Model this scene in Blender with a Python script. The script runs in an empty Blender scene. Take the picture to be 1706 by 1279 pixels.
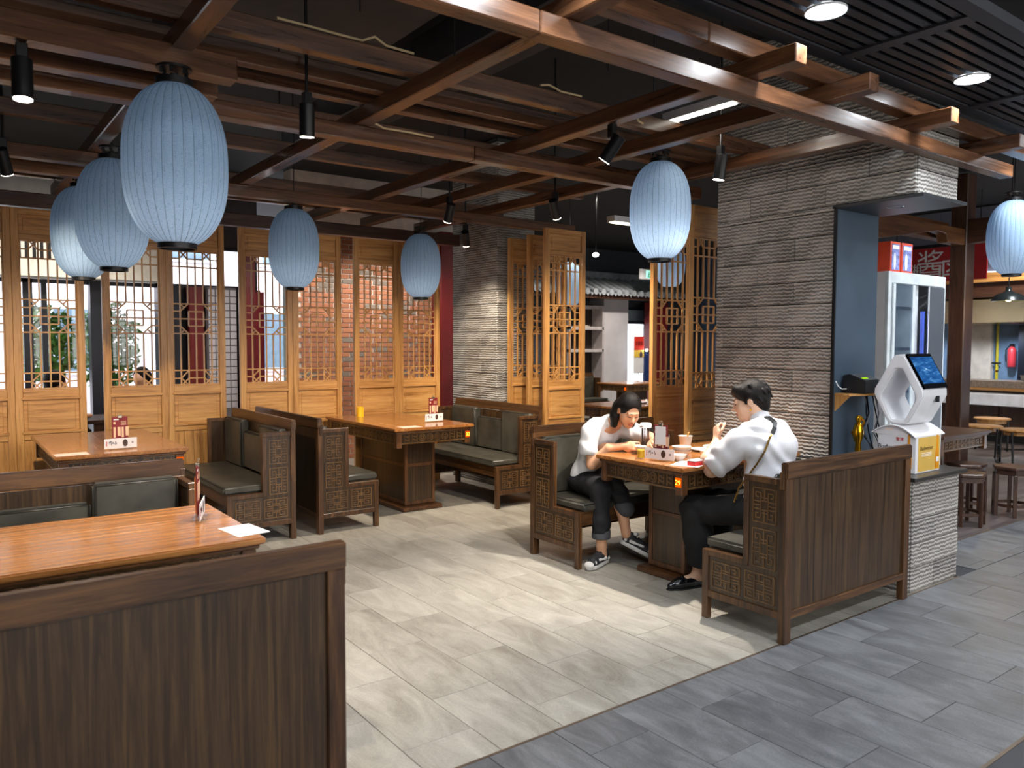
import bpy, bmesh, math, random
import numpy as np
from mathutils import Vector, Matrix, Euler

random.seed(7)
SC = bpy.context.scene
COL = SC.collection
PI = math.pi

# ------------------------------------------------------------------ camera
cam_d = bpy.data.cameras.new('camera')
cam = bpy.data.objects.new('camera', cam_d)
COL.objects.link(cam)
_yaw, _pitch, _roll = 0.931040477, -0.0519771456, 0.00221002716
_f = Vector((math.cos(_pitch) * math.cos(_yaw), math.cos(_pitch) * math.sin(_yaw), math.sin(_pitch)))
_r = _f.cross(Vector((0, 0, 1))).normalized()
_u = _r.cross(_f)
_r2 = math.cos(_roll) * _r + math.sin(_roll) * _u
_u2 = -math.sin(_roll) * _r + math.cos(_roll) * _u
cam.matrix_world = Matrix(((_r2.x, _u2.x, -_f.x, 0), (_r2.y, _u2.y, -_f.y, 0), (_r2.z, _u2.z, -_f.z, 1.55), (0, 0, 0, 1)))
cam_d.sensor_width = 36.0
cam_d.lens = 36.0 * 1300.07 / 1706
cam_d.clip_start = 0.05
cam_d.dof.use_dof = True
cam_d.dof.focus_distance = 4.9
cam_d.dof.aperture_fstop = 3.2
SC.camera = cam

# ------------------------------------------------------------------ world: overcast daylight, seen through the windows only
W = bpy.data.worlds.new('daylight')
SC.world = W
W.use_nodes = True
bg = W.node_tree.nodes['Background']
bg.inputs[0].default_value = (0.86, 0.93, 1.0, 1)
bg.inputs[1].default_value = 5.0

SC.view_settings.view_transform = 'Standard'
SC.view_settings.look = 'None'
SC.view_settings.gamma = 1.0
SC.view_settings.use_curve_mapping = False
SC.view_settings.exposure = 0.6
SC.cycles.use_denoising = True
SC.cycles.max_bounces = 6
SC.cycles.diffuse_bounces = 3
SC.cycles.glossy_bounces = 3
SC.cycles.transmission_bounces = 6
SC.cycles.transparent_max_bounces = 8
SC.cycles.sample_clamp_indirect = 6.0
SC.cycles.caustics_reflective = False
SC.cycles.caustics_refractive = False

WARM = (1.0, 0.86, 0.68)
NEUT = (1.0, 0.91, 0.80)
COLD = (0.88, 0.94, 1.0)


def spot_light(name, loc, target, power, color, angle=70, blend=0.6, size=0.03, parent=None):
    d = bpy.data.lights.new(name, 'SPOT')
    d.energy = power
    d.color = color
    d.spot_size = math.radians(angle)
    d.spot_blend = blend
    d.shadow_soft_size = size
    o = bpy.data.objects.new(name, d)
    COL.objects.link(o)
    o.location = loc
    o.rotation_euler = (Vector(target) - Vector(loc)).to_track_quat('-Z', 'Y').to_euler()
    if parent:
        o.parent = parent
        o.matrix_parent_inverse = parent.matrix_world.inverted()
    return o


def point_light(name, loc, power, color, size=0.04):
    d = bpy.data.lights.new(name, 'POINT')
    d.energy = power
    d.color = color
    d.shadow_soft_size = size
    o = bpy.data.objects.new(name, d)
    COL.objects.link(o)
    o.location = loc
    return o


def area_light(name, loc, sx, sy, power, color, rot=(0, 0, 0)):
    d = bpy.data.lights.new(name, 'AREA')
    d.shape = 'RECTANGLE'
    d.size, d.size_y = sx, sy
    d.energy = power
    d.color = color
    o = bpy.data.objects.new(name, d)
    COL.objects.link(o)
    o.location = loc
    o.rotation_euler = rot
    return o


# ------------------------------------------------------------------ mesh helpers
class MB:
    def __init__(s):
        s.v, s.f = [], []

    def add(s, vs, fs):
        b = len(s.v)
        s.v += [tuple(p) for p in vs]
        s.f += [tuple(b + i for i in q) for q in fs]
        return s

    def box(s, x0, y0, z0, x1, y1, z1):
        if x0 > x1: x0, x1 = x1, x0
        if y0 > y1: y0, y1 = y1, y0
        if z0 > z1: z0, z1 = z1, z0
        return s.add([(x0, y0, z0), (x1, y0, z0), (x1, y1, z0), (x0, y1, z0), (x0, y0, z1), (x1, y0, z1), (x1, y1, z1), (x0, y1, z1)],
                     [(0, 3, 2, 1), (4, 5, 6, 7), (0, 1, 5, 4), (1, 2, 6, 5), (2, 3, 7, 6), (3, 0, 4, 7)])

    def bar(s, a, b, w, h, up=(0, 0, 1)):
        a, b = Vector(a), Vector(b)
        d = (b - a).normalized()
        u = Vector(up)
        if abs(d.dot(u)) > 0.99: u = Vector((1, 0, 0))
        r = d.cross(u).normalized() * (w / 2)
        t = r.cross(d).normalized() * (h / 2)
        vs = [a - r - t, a + r - t, a + r + t, a - r + t, b - r - t, b + r - t, b + r + t, b - r + t]
        return s.add(vs, [(0, 1, 2, 3), (7, 6, 5, 4), (0, 4, 5, 1), (1, 5, 6, 2), (2, 6, 7, 3), (3, 7, 4, 0)])

    def prism(s, poly, axis, a, b):
        n = len(poly)
        def P(p, t):
            return {'x': (t, p[0], p[1]), 'y': (p[0], t, p[1]), 'z': (p[0], p[1], t)}[axis]
        vs = [P(p, a) for p in poly] + [P(p, b) for p in poly]
        fs = [tuple(range(n))[::-1], tuple(range(n, 2 * n))] + [(i, (i + 1) % n, n + (i + 1) % n, n + i) for i in range(n)]
        return s.add(vs, fs)

    def cyl(s, a, b, r0, r1=None, n=16, caps=True):
        a, b = Vector(a), Vector(b)
        r1 = r0 if r1 is None else r1
        d = (b - a).normalized()
        u = Vector((0, 0, 1)) if abs(d.z) < 0.99 else Vector((1, 0, 0))
        x = d.cross(u).normalized(); y = d.cross(x)
        vs = []
        for c, r in ((a, r0), (b, r1)):
            vs += [c + (x * math.cos(2 * PI * i / n) + y * math.sin(2 * PI * i / n)) * r for i in range(n)]
        fs = [(i, (i + 1) % n, n + (i + 1) % n, n + i) for i in range(n)]
        if caps: fs += [tuple(range(n))[::-1], tuple(range(n, 2 * n))]
        return s.add(vs, fs)

    def tube(s, pts, r, n=6):
        pts = [Vector(p) for p in pts]
        vs, fs = [], []
        for i, p in enumerate(pts):
            d = (pts[min(i + 1, len(pts) - 1)] - pts[max(i - 1, 0)]).normalized()
            u = Vector((0, 0, 1)) if abs(d.z) < 0.95 else Vector((1, 0, 0))
            x = d.cross(u).normalized(); y = d.cross(x)
            vs += [p + (x * math.cos(2 * PI * k / n) + y * math.sin(2 * PI * k / n)) * r for k in range(n)]
        for i in range(len(pts) - 1):
            fs += [(i * n + k, i * n + (k + 1) % n, (i + 1) * n + (k + 1) % n, (i + 1) * n + k) for k in range(n)]
        m = len(pts) - 1
        fs += [tuple(range(n))[::-1], tuple(m * n + k for k in range(n))]
        return s.add(vs, fs)

    def lathe(s, prof, n=24, c=(0, 0, 0), close=False):
        vs, fs = [], []
        for (r, z) in prof:
            vs += [(c[0] + r * math.cos(2 * PI * k / n), c[1] + r * math.sin(2 * PI * k / n), c[2] + z) for k in range(n)]
        for i in range(len(prof) - 1):
            fs += [(i * n + k, i * n + (k + 1) % n, (i + 1) * n + (k + 1) % n, (i + 1) * n + k) for k in range(n)]
        if close:
            fs += [tuple(range(n))[::-1], tuple((len(prof) - 1) * n + k for k in range(n))]
        return s.add(vs, fs)

    def ball(s, c, rx, ry=None, rz=None, n=12, m=8):
        ry = rx if ry is None else ry
        rz = rx if rz is None else rz
        vs = [(c[0], c[1], c[2] - rz)]
        for i in range(1, m):
            t = PI * i / m
            vs += [(c[0] + rx * math.sin(t) * math.cos(2 * PI * k / n), c[1] + ry * math.sin(t) * math.sin(2 * PI * k / n), c[2] - rz * math.cos(t)) for k in range(n)]
        vs.append((c[0], c[1], c[2] + rz))
        fs = [(0, 1 + (k + 1) % n, 1 + k) for k in range(n)]
        for i in range(m - 2):
            fs += [(1 + i * n + k, 1 + i * n + (k + 1) % n, 1 + (i + 1) * n + (k + 1) % n, 1 + (i + 1) * n + k) for k in range(n)]
        L = len(vs) - 1
        fs += [(L, 1 + (m - 2) * n + k, 1 + (m - 2) * n + (k + 1) % n) for k in range(n)]
        return s.add(vs, fs)

    def mesh(s, name, mat, bevel=0, seg=1, smooth=None):
        me = bpy.data.meshes.new(name)
        me.from_pydata(s.v, [], s.f)
        bm = bmesh.new(); bm.from_mesh(me)
        bmesh.ops.recalc_face_normals(bm, faces=bm.faces)
        if bevel:
            es = [e for e in bm.edges if len(e.link_faces) == 2 and e.calc_face_angle(0) > 0.6]
            bmesh.ops.bevel(bm, geom=es, offset=bevel, segments=seg, affect='EDGES', clamp_overlap=True)
        bm.to_mesh(me); bm.free()
        if mat: me.materials.append(mat)
        if smooth:
            me.shade_smooth()
            me.set_sharp_from_angle(angle=math.radians(smooth))
        return me

    def build(s, name, mat, parent=None, bevel=0, seg=1, smooth=None, loc=None, rot=None):
        return put(name, s.mesh(name, mat, bevel, seg, smooth), parent, loc, rot)


def put(name, me, parent=None, loc=None, rot=None):
    o = bpy.data.objects.new(name, me)
    COL.objects.link(o)
    if parent: o.parent = parent
    if loc: o.location = loc
    if rot: o.rotation_euler = rot
    return o


def tag(o, label=None, cat=None, group=None, kind=None):
    if label: o['label'] = label
    if cat: o['category'] = cat
    if group: o['group'] = group
    if kind: o['kind'] = kind
    return o


def thing(name, label, cat, loc=(0, 0, 0), rz=0, group=None):
    o = bpy.data.objects.new(name, None)
    COL.objects.link(o)
    o.empty_display_size = 0.1
    o.location = loc
    o.rotation_euler = (0, 0, rz)
    return tag(o, label, cat, group)


def struct(name, mb, mat, **k):
    o = mb.build(name, mat, **k)
    return tag(o, kind='structure')


CHILDREN = {}


def copy_tree(o, loc, rz, label, group=None, kids=None):
    """a copy of a thing with copies of its parts and sub-parts (mesh data shared)"""
    c = o.copy(); COL.objects.link(c)
    c.location = loc; c.rotation_euler = (0, 0, rz)
    c['label'] = label
    if group: c['group'] = group
    for ch in kids_of(o):
        d = ch.copy(); COL.objects.link(d); d.parent = c
        for g in kids_of(ch):
            e = g.copy(); COL.objects.link(e); e.parent = d
    return c


def kids_of(o):
    return [x for x in bpy.data.objects if x.parent == o]


# ------------------------------------------------------------------ materials
MATS = {}


class NT:
    def __init__(s, name):
        s.m = bpy.data.materials.new(name)
        s.m.use_nodes = True
        s.t = s.m.node_tree
        s.b = s.t.nodes['Principled BSDF']
        s.out = s.t.nodes['Material Output']

    def n(s, kind, **k):
        x = s.t.nodes.new(kind)
        for a, v in k.items():
            if a.startswith('i_'):
                key = a[2:]
                x.inputs[int(key) if key.isdigit() else key].default_value = v
            else:
                setattr(x, a, v)
        return x

    def l(s, a, b):
        s.t.links.new(a, b)

    def coords(s, scale, rand=True):
        tc = s.n('ShaderNodeTexCoord')
        mp = s.n('ShaderNodeMapping')
        mp.inputs['Scale'].default_value = scale
        if rand:
            oi = s.n('ShaderNodeObjectInfo')
            mul = s.n('ShaderNodeMath', operation='MULTIPLY', i_1=37.0)
            s.l(oi.outputs['Random'], mul.inputs[0])
            cb = s.n('ShaderNodeCombineXYZ')
            for i in range(3): s.l(mul.outputs[0], cb.inputs[i])
            s.l(cb.outputs[0], mp.inputs['Location'])
        s.l(tc.outputs['Object'], mp.inputs['Vector'])
        return mp.outputs[0]

    def ramp(s, fac, stops):
        r = s.n('ShaderNodeValToRGB')
        e = r.color_ramp.elements
        e[0].position, e[0].color = stops[0][0], (*stops[0][1], 1)
        e[1].position, e[1].color = stops[-1][0], (*stops[-1][1], 1)
        for p, c in stops[1:-1]:
            x = e.new(p); x.color = (*c, 1)
        s.l(fac, r.inputs[0])
        return r.outputs[0]

    def bump(s, h, strength, dist=0.01):
        b = s.n('ShaderNodeBump')
        b.inputs['Strength'].default_value = strength
        b.inputs['Distance'].default_value = dist
        s.l(h, b.inputs['Height'])
        s.l(b.outputs[0], s.b.inputs['Normal'])
        return b


def srgb(*c):
    return tuple((x / 255 / 12.92) if x / 255 <= 0.04045 else ((x / 255 + 0.055) / 1.055) ** 2.4 for x in c)


def plain(name, col, rough=0.5, metal=0.0, var=0.12, scale=9.0, coat=0.0, emit=None, es=0.0, alpha=None, trans=0.0):
    if name in MATS: return MATS[name]
    t = NT(name)
    t.b.inputs['Roughness'].default_value = rough
    t.b.inputs['Metallic'].default_value = metal
    t.b.inputs['Coat Weight'].default_value = coat
    t.b.inputs['Transmission Weight'].default_value = trans
    nz = t.n('ShaderNodeTexNoise', i_Scale=scale, i_Detail=4.0)
    t.l(t.coords((1, 1, 1)), nz.inputs['Vector'])
    lo = tuple(max(0, c * (1 - var)) for c in col); hi = tuple(min(1, c * (1 + var)) for c in col)
    t.l(t.ramp(nz.outputs['Fac'], [(0.3, lo), (0.7, hi)]), t.b.inputs['Base Color'])
    if emit:
        t.b.inputs['Emission Color'].default_value = (*emit, 1)
        t.b.inputs['Emission Strength'].default_value = es
    MATS[name] = t.m
    return t.m


def wood(name, dark, mid, light, axis='x', rough=0.35, coat=0.0, scale=1.0, bump=0.12, stretch=16):
    key = name + '_' + axis
    if key in MATS: return MATS[key]
    t = NT(key)
    sc = [stretch * scale] * 3
    sc['xyz'.index(axis)] = 1.0 * scale
    v = t.coords(sc)
    n1 = t.n('ShaderNodeTexNoise', i_Scale=1.3, i_Detail=7.0, i_Roughness=0.62, i_Distortion=1.1)
    t.l(v, n1.inputs['Vector'])
    n2 = t.n('ShaderNodeTexNoise', i_Scale=9.0, i_Detail=4.0, i_Roughness=0.7)
    t.l(v, n2.inputs['Vector'])
    mix = t.n('ShaderNodeMath', operation='MULTIPLY_ADD', i_1=0.35)
    t.l(n2.outputs['Fac'], mix.inputs[0]); t.l(n1.outputs['Fac'], mix.inputs[2])
    t.l(t.ramp(mix.outputs[0], [(0.45, dark), (0.66, mid), (0.9, light)]), t.b.inputs['Base Color'])
    mr = t.n('ShaderNodeMapRange', i_1=0.4, i_2=1.0, i_3=max(0.05, rough - 0.08), i_4=rough + 0.1)
    t.l(mix.outputs[0], mr.inputs[0]); t.l(mr.outputs[0], t.b.inputs['Roughness'])
    t.b.inputs['Coat Weight'].default_value = coat
    t.b.inputs['Coat Roughness'].default_value = 0.12
    t.bump(mix.outputs[0], bump, 0.004)
    MATS[key] = t.m
    return t.m


def w_bench(a): return wood('dark_stained_wood', srgb(36, 22, 11), srgb(74, 47, 25), srgb(116, 79, 42), a, 0.38, 0.15)
def w_back(a): return wood('smoked_wood_board', srgb(30, 20, 12), srgb(60, 42, 25), srgb(90, 66, 38), a, 0.34, 0.2, 1.0, 0.08, 30)
def w_table(a): return wood('lacquered_table_wood', srgb(126, 76, 36), srgb(164, 106, 55), srgb(192, 134, 76), a, 0.22, 0.4, 1.0, 0.04, 26)
def w_tside(a): return wood('table_side_wood', srgb(46, 27, 14), srgb(92, 57, 31), srgb(124, 82, 46), a, 0.36, 0.2)
def w_latt(a): return wood('honey_pine', srgb(140, 92, 46), srgb(192, 138, 76), srgb(216, 166, 102), a, 0.42, 0.1, 1.0, 0.06)
def w_beam(a): return wood('stained_beam_pine', srgb(52, 32, 20), srgb(90, 58, 37), srgb(130, 88, 58), a, 0.31, 0.25, 0.8)
def w_post(a): return wood('dark_red_post_wood', srgb(38, 22, 15), srgb(64, 39, 27), srgb(88, 58, 42), a, 0.4, 0.1)


def m_stone():
    if 'chiselled_stone' in MATS: return MATS['chiselled_stone']
    t = NT('chiselled_stone')
    tc = t.n('ShaderNodeTexCoord')
    oi = t.n('ShaderNodeObjectInfo')
    sp = t.n('ShaderNodeSeparateXYZ'); t.l(tc.outputs['Object'], sp.inputs[0])
    u = t.n('ShaderNodeMath', operation='ADD'); t.l(sp.outputs[0], u.inputs[0]); t.l(sp.outputs[1], u.inputs[1])
    r = t.n('ShaderNodeMath', operation='MULTIPLY', i_1=50.0); t.l(oi.outputs['Random'], r.inputs[0])
    us = t.n('ShaderNodeMath', operation='MULTIPLY_ADD', i_1=165.0); t.l(u.outputs[0], us.inputs[0]); t.l(r.outputs[0], us.inputs[2])
    nz = t.n('ShaderNodeTexNoise', i_Scale=26.0, i_Detail=3.0); t.l(tc.outputs['Object'], nz.inputs['Vector'])
    ph = t.n('ShaderNodeMath', operation='MULTIPLY_ADD', i_1=5.0); t.l(nz.outputs['Fac'], ph.inputs[0]); t.l(us.outputs[0], ph.inputs[2])
    s1 = t.n('ShaderNodeMath', operation='SINE'); t.l(ph.outputs[0], s1.inputs[0])
    zz = t.n('ShaderNodeMath', operation='MULTIPLY', i_1=255.0); t.l(sp.outputs[2], zz.inputs[0])
    ad = t.n('ShaderNodeMath', operation='MULTIPLY_ADD', i_1=0.5); t.l(s1.outputs[0], ad.inputs[0]); t.l(zz.outputs[0], ad.inputs[2])
    ad2 = t.n('ShaderNodeMath', operation='MULTIPLY_ADD', i_1=6.5); t.l(nz.outputs['Fac'], ad2.inputs[0]); t.l(ad.outputs[0], ad2.inputs[2])
    s2 = t.n('ShaderNodeMath', operation='SINE'); t.l(ad2.outputs[0], s2.inputs[0])
    nb = t.n('ShaderNodeTexNoise', i_Scale=5.0, i_Detail=6.0); t.l(tc.outputs['Object'], nb.inputs['Vector'])
    mr = t.n('ShaderNodeMapRange', i_1=-1.0, i_2=1.0, i_3=0.0, i_4=0.5); t.l(s2.outputs[0], mr.inputs[0])
    sm = t.n('ShaderNodeMath', operation='MULTIPLY_ADD', i_1=0.9); t.l(nb.outputs['Fac'], sm.inputs[0]); t.l(mr.outputs[0], sm.inputs[2])
    sv = t.n('ShaderNodeMath', operation='MULTIPLY_ADD', i_1=0.22); t.l(oi.outputs['Random'], sv.inputs[0]); t.l(sm.outputs[0], sv.inputs[2])
    t.l(t.ramp(sv.outputs[0], [(0.35, srgb(84, 82, 80)), (0.7, srgb(136, 132, 128)), (1.08, srgb(182, 178, 172))]), t.b.inputs['Base Color'])
    t.b.inputs['Roughness'].default_value = 0.75
    t.bump(s2.outputs[0], 0.55, 0.008)
    MATS['chiselled_stone'] = t.m
    return t.m


def m_tile(name, c0, c1, c2, rough, stretch):
    if name in MATS: return MATS[name]
    t = NT(name)
    oi = t.n('ShaderNodeObjectInfo')
    v = t.coords((3.5, 1.0, 1.0))
    n1 = t.n('ShaderNodeTexNoise', i_Scale=stretch, i_Detail=9.0, i_Roughness=0.68, i_Distortion=0.9); t.l(v, n1.inputs['Vector'])
    v2 = t.coords((1, 1, 1))
    n2 = t.n('ShaderNodeTexNoise', i_Scale=120.0, i_Detail=3.0); t.l(v2, n2.inputs['Vector'])
    a = t.n('ShaderNodeMath', operation='MULTIPLY_ADD', i_1=0.3); t.l(n2.outputs['Fac'], a.inputs[0]); t.l(n1.outputs['Fac'], a.inputs[2])
    b = t.n('ShaderNodeMath', operation='MULTIPLY_ADD', i_1=0.11); t.l(oi.outputs['Random'], b.inputs[0]); t.l(a.outputs[0], b.inputs[2])
    t.l(t.ramp(b.outputs[0], [(0.46, c0), (0.68, c1), (0.94, c2)]), t.b.inputs['Base Color'])
    mr = t.n('ShaderNodeMapRange', i_1=0.3, i_2=1.0, i_3=rough - 0.1, i_4=rough + 0.12); t.l(a.outputs[0], mr.inputs[0])
    t.l(mr.outputs[0], t.b.inputs['Roughness'])
    t.bump(a.outputs[0], 0.08, 0.004)
    MATS[name] = t.m
    return t.m


def m_leather():
    if 'worn_leather' in MATS: return MATS['worn_leather']
    t = NT('worn_leather')
    v = t.coords((1, 1, 1))
    n1 = t.n('ShaderNodeTexNoise', i_Scale=6.0, i_Detail=5.0); t.l(v, n1.inputs['Vector'])
    vo = t.n('ShaderNodeTexVoronoi', i_Scale=260.0); t.l(v, vo.inputs['Vector'])
    t.l(t.ramp(n1.outputs['Fac'], [(0.3, srgb(52, 50, 44)), (0.7, srgb(82, 79, 70))]), t.b.inputs['Base Color'])
    t.b.inputs['Roughness'].default_value = 0.42
    t.bump(vo.outputs['Distance'], 0.12, 0.002)
    MATS['worn_leather'] = t.m
    return t.m


def m_lantern():
    if 'blue_linen_shade' in MATS: return MATS['blue_linen_shade']
    t = NT('blue_linen_shade')
    v = t.coords((1, 1, 1))
    n1 = t.n('ShaderNodeTexNoise', i_Scale=10.0, i_Detail=3.0)
    mp = t.n('ShaderNodeMapping'); mp.inputs['Scale'].default_value = (14, 14, 1.2); t.l(v, mp.inputs[0]); t.l(mp.outputs[0], n1.inputs['Vector'])
    n2 = t.n('ShaderNodeTexNoise', i_Scale=10.0, i_Detail=2.0)
    mp2 = t.n('ShaderNodeMapping'); mp2.inputs['Scale'].default_value = (9, 9, 40); t.l(v, mp2.inputs[0]); t.l(mp2.outputs[0], n2.inputs['Vector'])
    a = t.n('ShaderNodeMath', operation='ADD'); t.l(n1.outputs['Fac'], a.inputs[0]); t.l(n2.outputs['Fac'], a.inputs[1])
    c = t.ramp(a.outputs[0], [(0.75, srgb(132, 163, 195)), (1.0, srgb(156, 183, 209)), (1.25, srgb(180, 201, 221))])
    di = t.n('ShaderNodeBsdfDiffuse'); tr = t.n('ShaderNodeBsdfTranslucent')
    t.l(c, di.inputs[0]); t.l(c, tr.inputs[0])
    b = t.n('ShaderNodeBump'); b.inputs['Strength'].default_value = 0.12; b.inputs['Distance'].default_value = 0.002
    t.l(a.outputs[0], b.inputs['Height']); t.l(b.outputs[0], di.inputs['Normal'])
    mx = t.n('ShaderNodeMixShader', i_0=0.5); t.l(di.outputs[0], mx.inputs[1]); t.l(tr.outputs[0], mx.inputs[2])
    t.l(mx.outputs[0], t.out.inputs[0])
    MATS['blue_linen_shade'] = t.m
    return t.m


def m_glass(name='clear_glass', col=(0.95, 0.98, 1.0), rough=0.02, fac=0.1):
    if name in MATS: return MATS[name]
    t = NT(name)
    tr = t.n('ShaderNodeBsdfTransparent'); tr.inputs[0].default_value = (*col, 1)
    gl = t.n('ShaderNodeBsdfGlossy'); gl.inputs[1].default_value = rough
    fr = t.n('ShaderNodeLayerWeight', i_0=0.5)
    pw = t.n('ShaderNodeMath', operation='POWER', i_1=5.0); t.l(fr.outputs['Facing'], pw.inputs[0])
    ad = t.n('ShaderNodeMath', operation='MULTIPLY_ADD', i_1=0.6, i_2=fac * 0.5); ad.use_clamp = True; t.l(pw.outputs[0], ad.inputs[0])
    mx = t.n('ShaderNodeMixShader'); t.l(ad.outputs[0], mx.inputs[0]); t.l(tr.outputs[0], mx.inputs[1]); t.l(gl.outputs[0], mx.inputs[2])
    t.l(mx.outputs[0], t.out.inputs[0])
    MATS[name] = t.m
    return t.m


def m_glow(name, col, s):
    if name in MATS: return MATS[name]
    t = NT(name)
    e = t.n('ShaderNodeEmission'); e.inputs[0].default_value = (*col, 1); e.inputs[1].default_value = s
    t.l(e.outputs[0], t.out.inputs[0])
    MATS[name] = t.m
    return t.m


BLACK = plain('black_metal', srgb(22, 22, 24), 0.4, 0.3)
IRON = plain('dark_iron', srgb(30, 29, 30), 0.5, 0.5)
WHITE = plain('white_plastic', srgb(232, 232, 236), 0.35, 0, 0.03)
PAPER = plain('white_paper', srgb(236, 235, 238), 0.7, 0, 0.03)
PORC = plain('white_porcelain', srgb(240, 234, 226), 0.2, 0, 0.03, coat=0.4)
REDPR = plain('dark_red_print', srgb(130, 30, 36), 0.55)
CREAM = plain('cream_print', srgb(240, 196, 160), 0.6)
INK = plain('black_ink', srgb(26, 26, 30), 0.6)
GREYPR = plain('grey_print', srgb(150, 150, 158), 0.7)
STEEL = plain('brushed_steel', srgb(190, 194, 200), 0.28, 0.9, 0.08, 3)
GOLD = plain('gold_metal', srgb(226, 170, 40), 0.22, 1.0, 0.1)
REDPAINT = plain('dark_red_paint', srgb(110, 22, 24), 0.4)
NAVY = plain('navy_frame_paint', srgb(26, 34, 52), 0.4)


_fonts = {}


def text(body, size, mat, parent, loc, rot, name='lettering', depth=0.0008, align='CENTER'):
    cu = bpy.data.curves.new('lettering', 'FONT')
    cu.body = body; cu.size = size; cu.extrude = depth
    cu.align_x = align; cu.align_y = 'CENTER'
    cu.resolution_u = 2
    tmp = bpy.data.objects.new('lettering', cu); COL.objects.link(tmp)
    dg = bpy.context.evaluated_depsgraph_get()
    me = bpy.data.meshes.new_from_object(tmp.evaluated_get(dg))
    bpy.data.objects.remove(tmp)
    me.materials.clear(); me.materials.append(mat)
    o = put(name, me, parent, loc, rot)
    return o
# ================================================================== LARGE LIGHTS
def downlight(x, y, z, label, power, color=COLD, r=0.075, angle=160):
    t = thing('downlight', label, 'downlight', (x, y, z), 0, 'round downlights in the slatted ceiling')
    MB().lathe([(r, -0.004), (r + 0.012, -0.010), (r + 0.014, -0.006), (r + 0.014, 0.0)], 28).build('trim_ring', plain('white_enamel', srgb(225, 228, 232), 0.4), t, smooth=40)
    MB().cyl((0, 0, -0.008), (0, 0, -0.003), r, n=28).build('lens', m_glow('cool_lens', (0.86, 0.93, 1.0), 26), t)
    spot_light('downlight_lamp', (x, y, z - 0.02), (x, y, 0), power, color, angle, 0.9, 0.06)
    return t


downlight(3.16, 1.97, 2.997, 'bright round downlight at the top of the slatted ceiling', 50)
downlight(4.59, 1.98, 2.997, 'round downlight of the slatted ceiling nearer the stone pillar', 50)
for _x in (1.74, 0.3):  # assumed continuation of the downlight row, lights only, no fixtures
    spot_light('downlight_lamp', (_x, 1.97, 2.97), (_x, 1.97, 0), 44, COLD, 160, 0.9, 0.06)
for _x, _y in ((6.02, 1.98), (7.5, 1.98), (8.9, 2.0)):  # same row assumed farther along, again lights without fixtures
    spot_light('downlight_lamp', (_x, _y, 2.97), (_x, _y, 0), 48, COLD, 160, 0.9, 0.06)
for _x, _y in ((0.6, -1.0), (3.0, -1.0), (5.4, -1.0)):       # added fill lights out of view over the passage, no fixtures
    area_light('hall_fill_light', (_x, _y, 3.6), 1.2, 0.3, 40, (0.9, 0.95, 1.0))

# ================================================================== FLOORS
M_LTILE = m_tile('sand_porcelain_tile', srgb(130, 124, 114), srgb(160, 155, 145), srgb(188, 184, 174), 0.42, 2.2)
M_DTILE = m_tile('slate_porcelain_tile', srgb(78, 79, 82), srgb(103, 104, 107), srgb(132, 133, 136), 0.4, 3.0)
GROUT = plain('dark_grout', srgb(76, 69, 61), 0.9)


def slab(name, x0, y0, x1, y1, mat, z=-0.006):
    return struct(name, MB().box(x0, y0, z - 0.05, x1, y1, z), mat)


_tm = {}


def tile(parent, x0, y0, x1, y1, mat, gap=0.003):
    w, l = round(x1 - x0, 3), round(y1 - y0, 3)
    k = (w, l, mat.name)
    if k not in _tm:
        mb = MB()
        a, b, c, h = w / 2 - gap / 2, l / 2 - gap / 2, 0.0012, 0.012
        mb.add([(-a, -b, -h), (a, -b, -h), (a, b, -h), (-a, b, -h), (-a, -b, -c), (a, -b, -c), (a, b, -c), (-a, b, -c),
                (-a + c, -b + c, 0), (a - c, -b + c, 0), (a - c, b - c, 0), (-a + c, b - c, 0)],
               [(0, 1, 5, 4), (1, 2, 6, 5), (2, 3, 7, 6), (3, 0, 4, 7), (4, 5, 9, 8), (5, 6, 10, 9), (6, 7, 11, 10), (7, 4, 8, 11), (8, 9, 10, 11)])
        _tm[k] = mb.mesh('tile', mat)
    return put('tile', _tm[k], parent, ((x0 + x1) / 2, (y0 + y1) / 2, random.uniform(-0.0004, 0.0004)))


def tile_field(parent, xs, ylo, yhi, joint, mat, length=0.616):
    for i, (x0, x1) in enumerate(zip(xs[:-1], xs[1:])):
        j = joint[i % 2]
        y = j
        while y > ylo + 0.02: y -= length
        while y < yhi - 0.001:
            a, b = max(y, ylo), min(y + length, yhi)
            if b - a > 0.03: tile(parent, x0, a, x1, b, mat)
            y += length


fl = slab('floor', -1.5, 2.345, 5.48, 8.0, GROUT)
tile_field(fl, [2.95 - 0.311 * 11 + 0.311 * i for i in range(20)], 2.345, 7.9, (2.565, 2.873), M_LTILE)
fw = slab('floor_walkway', -1.5, 1.205, 12.0, 2.345, plain('grey_grout', srgb(60, 60, 64), 0.9))
tile_field(fw, [2.9 - 0.316 * 10 + 0.316 * i for i in range(27)], 1.205, 2.343, (1.806, 1.506), M_DTILE)
fx = slab('floor_walkway_side', 5.5, 2.345, 12.0, 2.79, plain('grey_grout', srgb(60, 60, 64), 0.9))
tile_field(fx, [2.9 + 0.316 * 9 + 0.316 * i for i in range(13)], 2.347, 2.79, (1.806, 1.506), M_DTILE)
trim_m = plain('brass_floor_strip', srgb(120, 104, 90), 0.45, 0.6)
struct('trim_1', MB().box(-1.5, 2.338, -0.02, 5.48, 2.350, 0.0015), trim_m)
struct('trim_2', MB().box(5.48, 2.784, -0.02, 12.0, 2.796, 0.0015), trim_m)
struct('trim_3', MB().box(-1.5, 1.194, -0.02, 12.0, 1.208, 0.0015), trim_m)
slab('floor_near', -4.0, -4.5, 16.3, 1.195, plain('dark_blue_floor', srgb(46, 50, 58), 0.35), -0.001)
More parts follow.
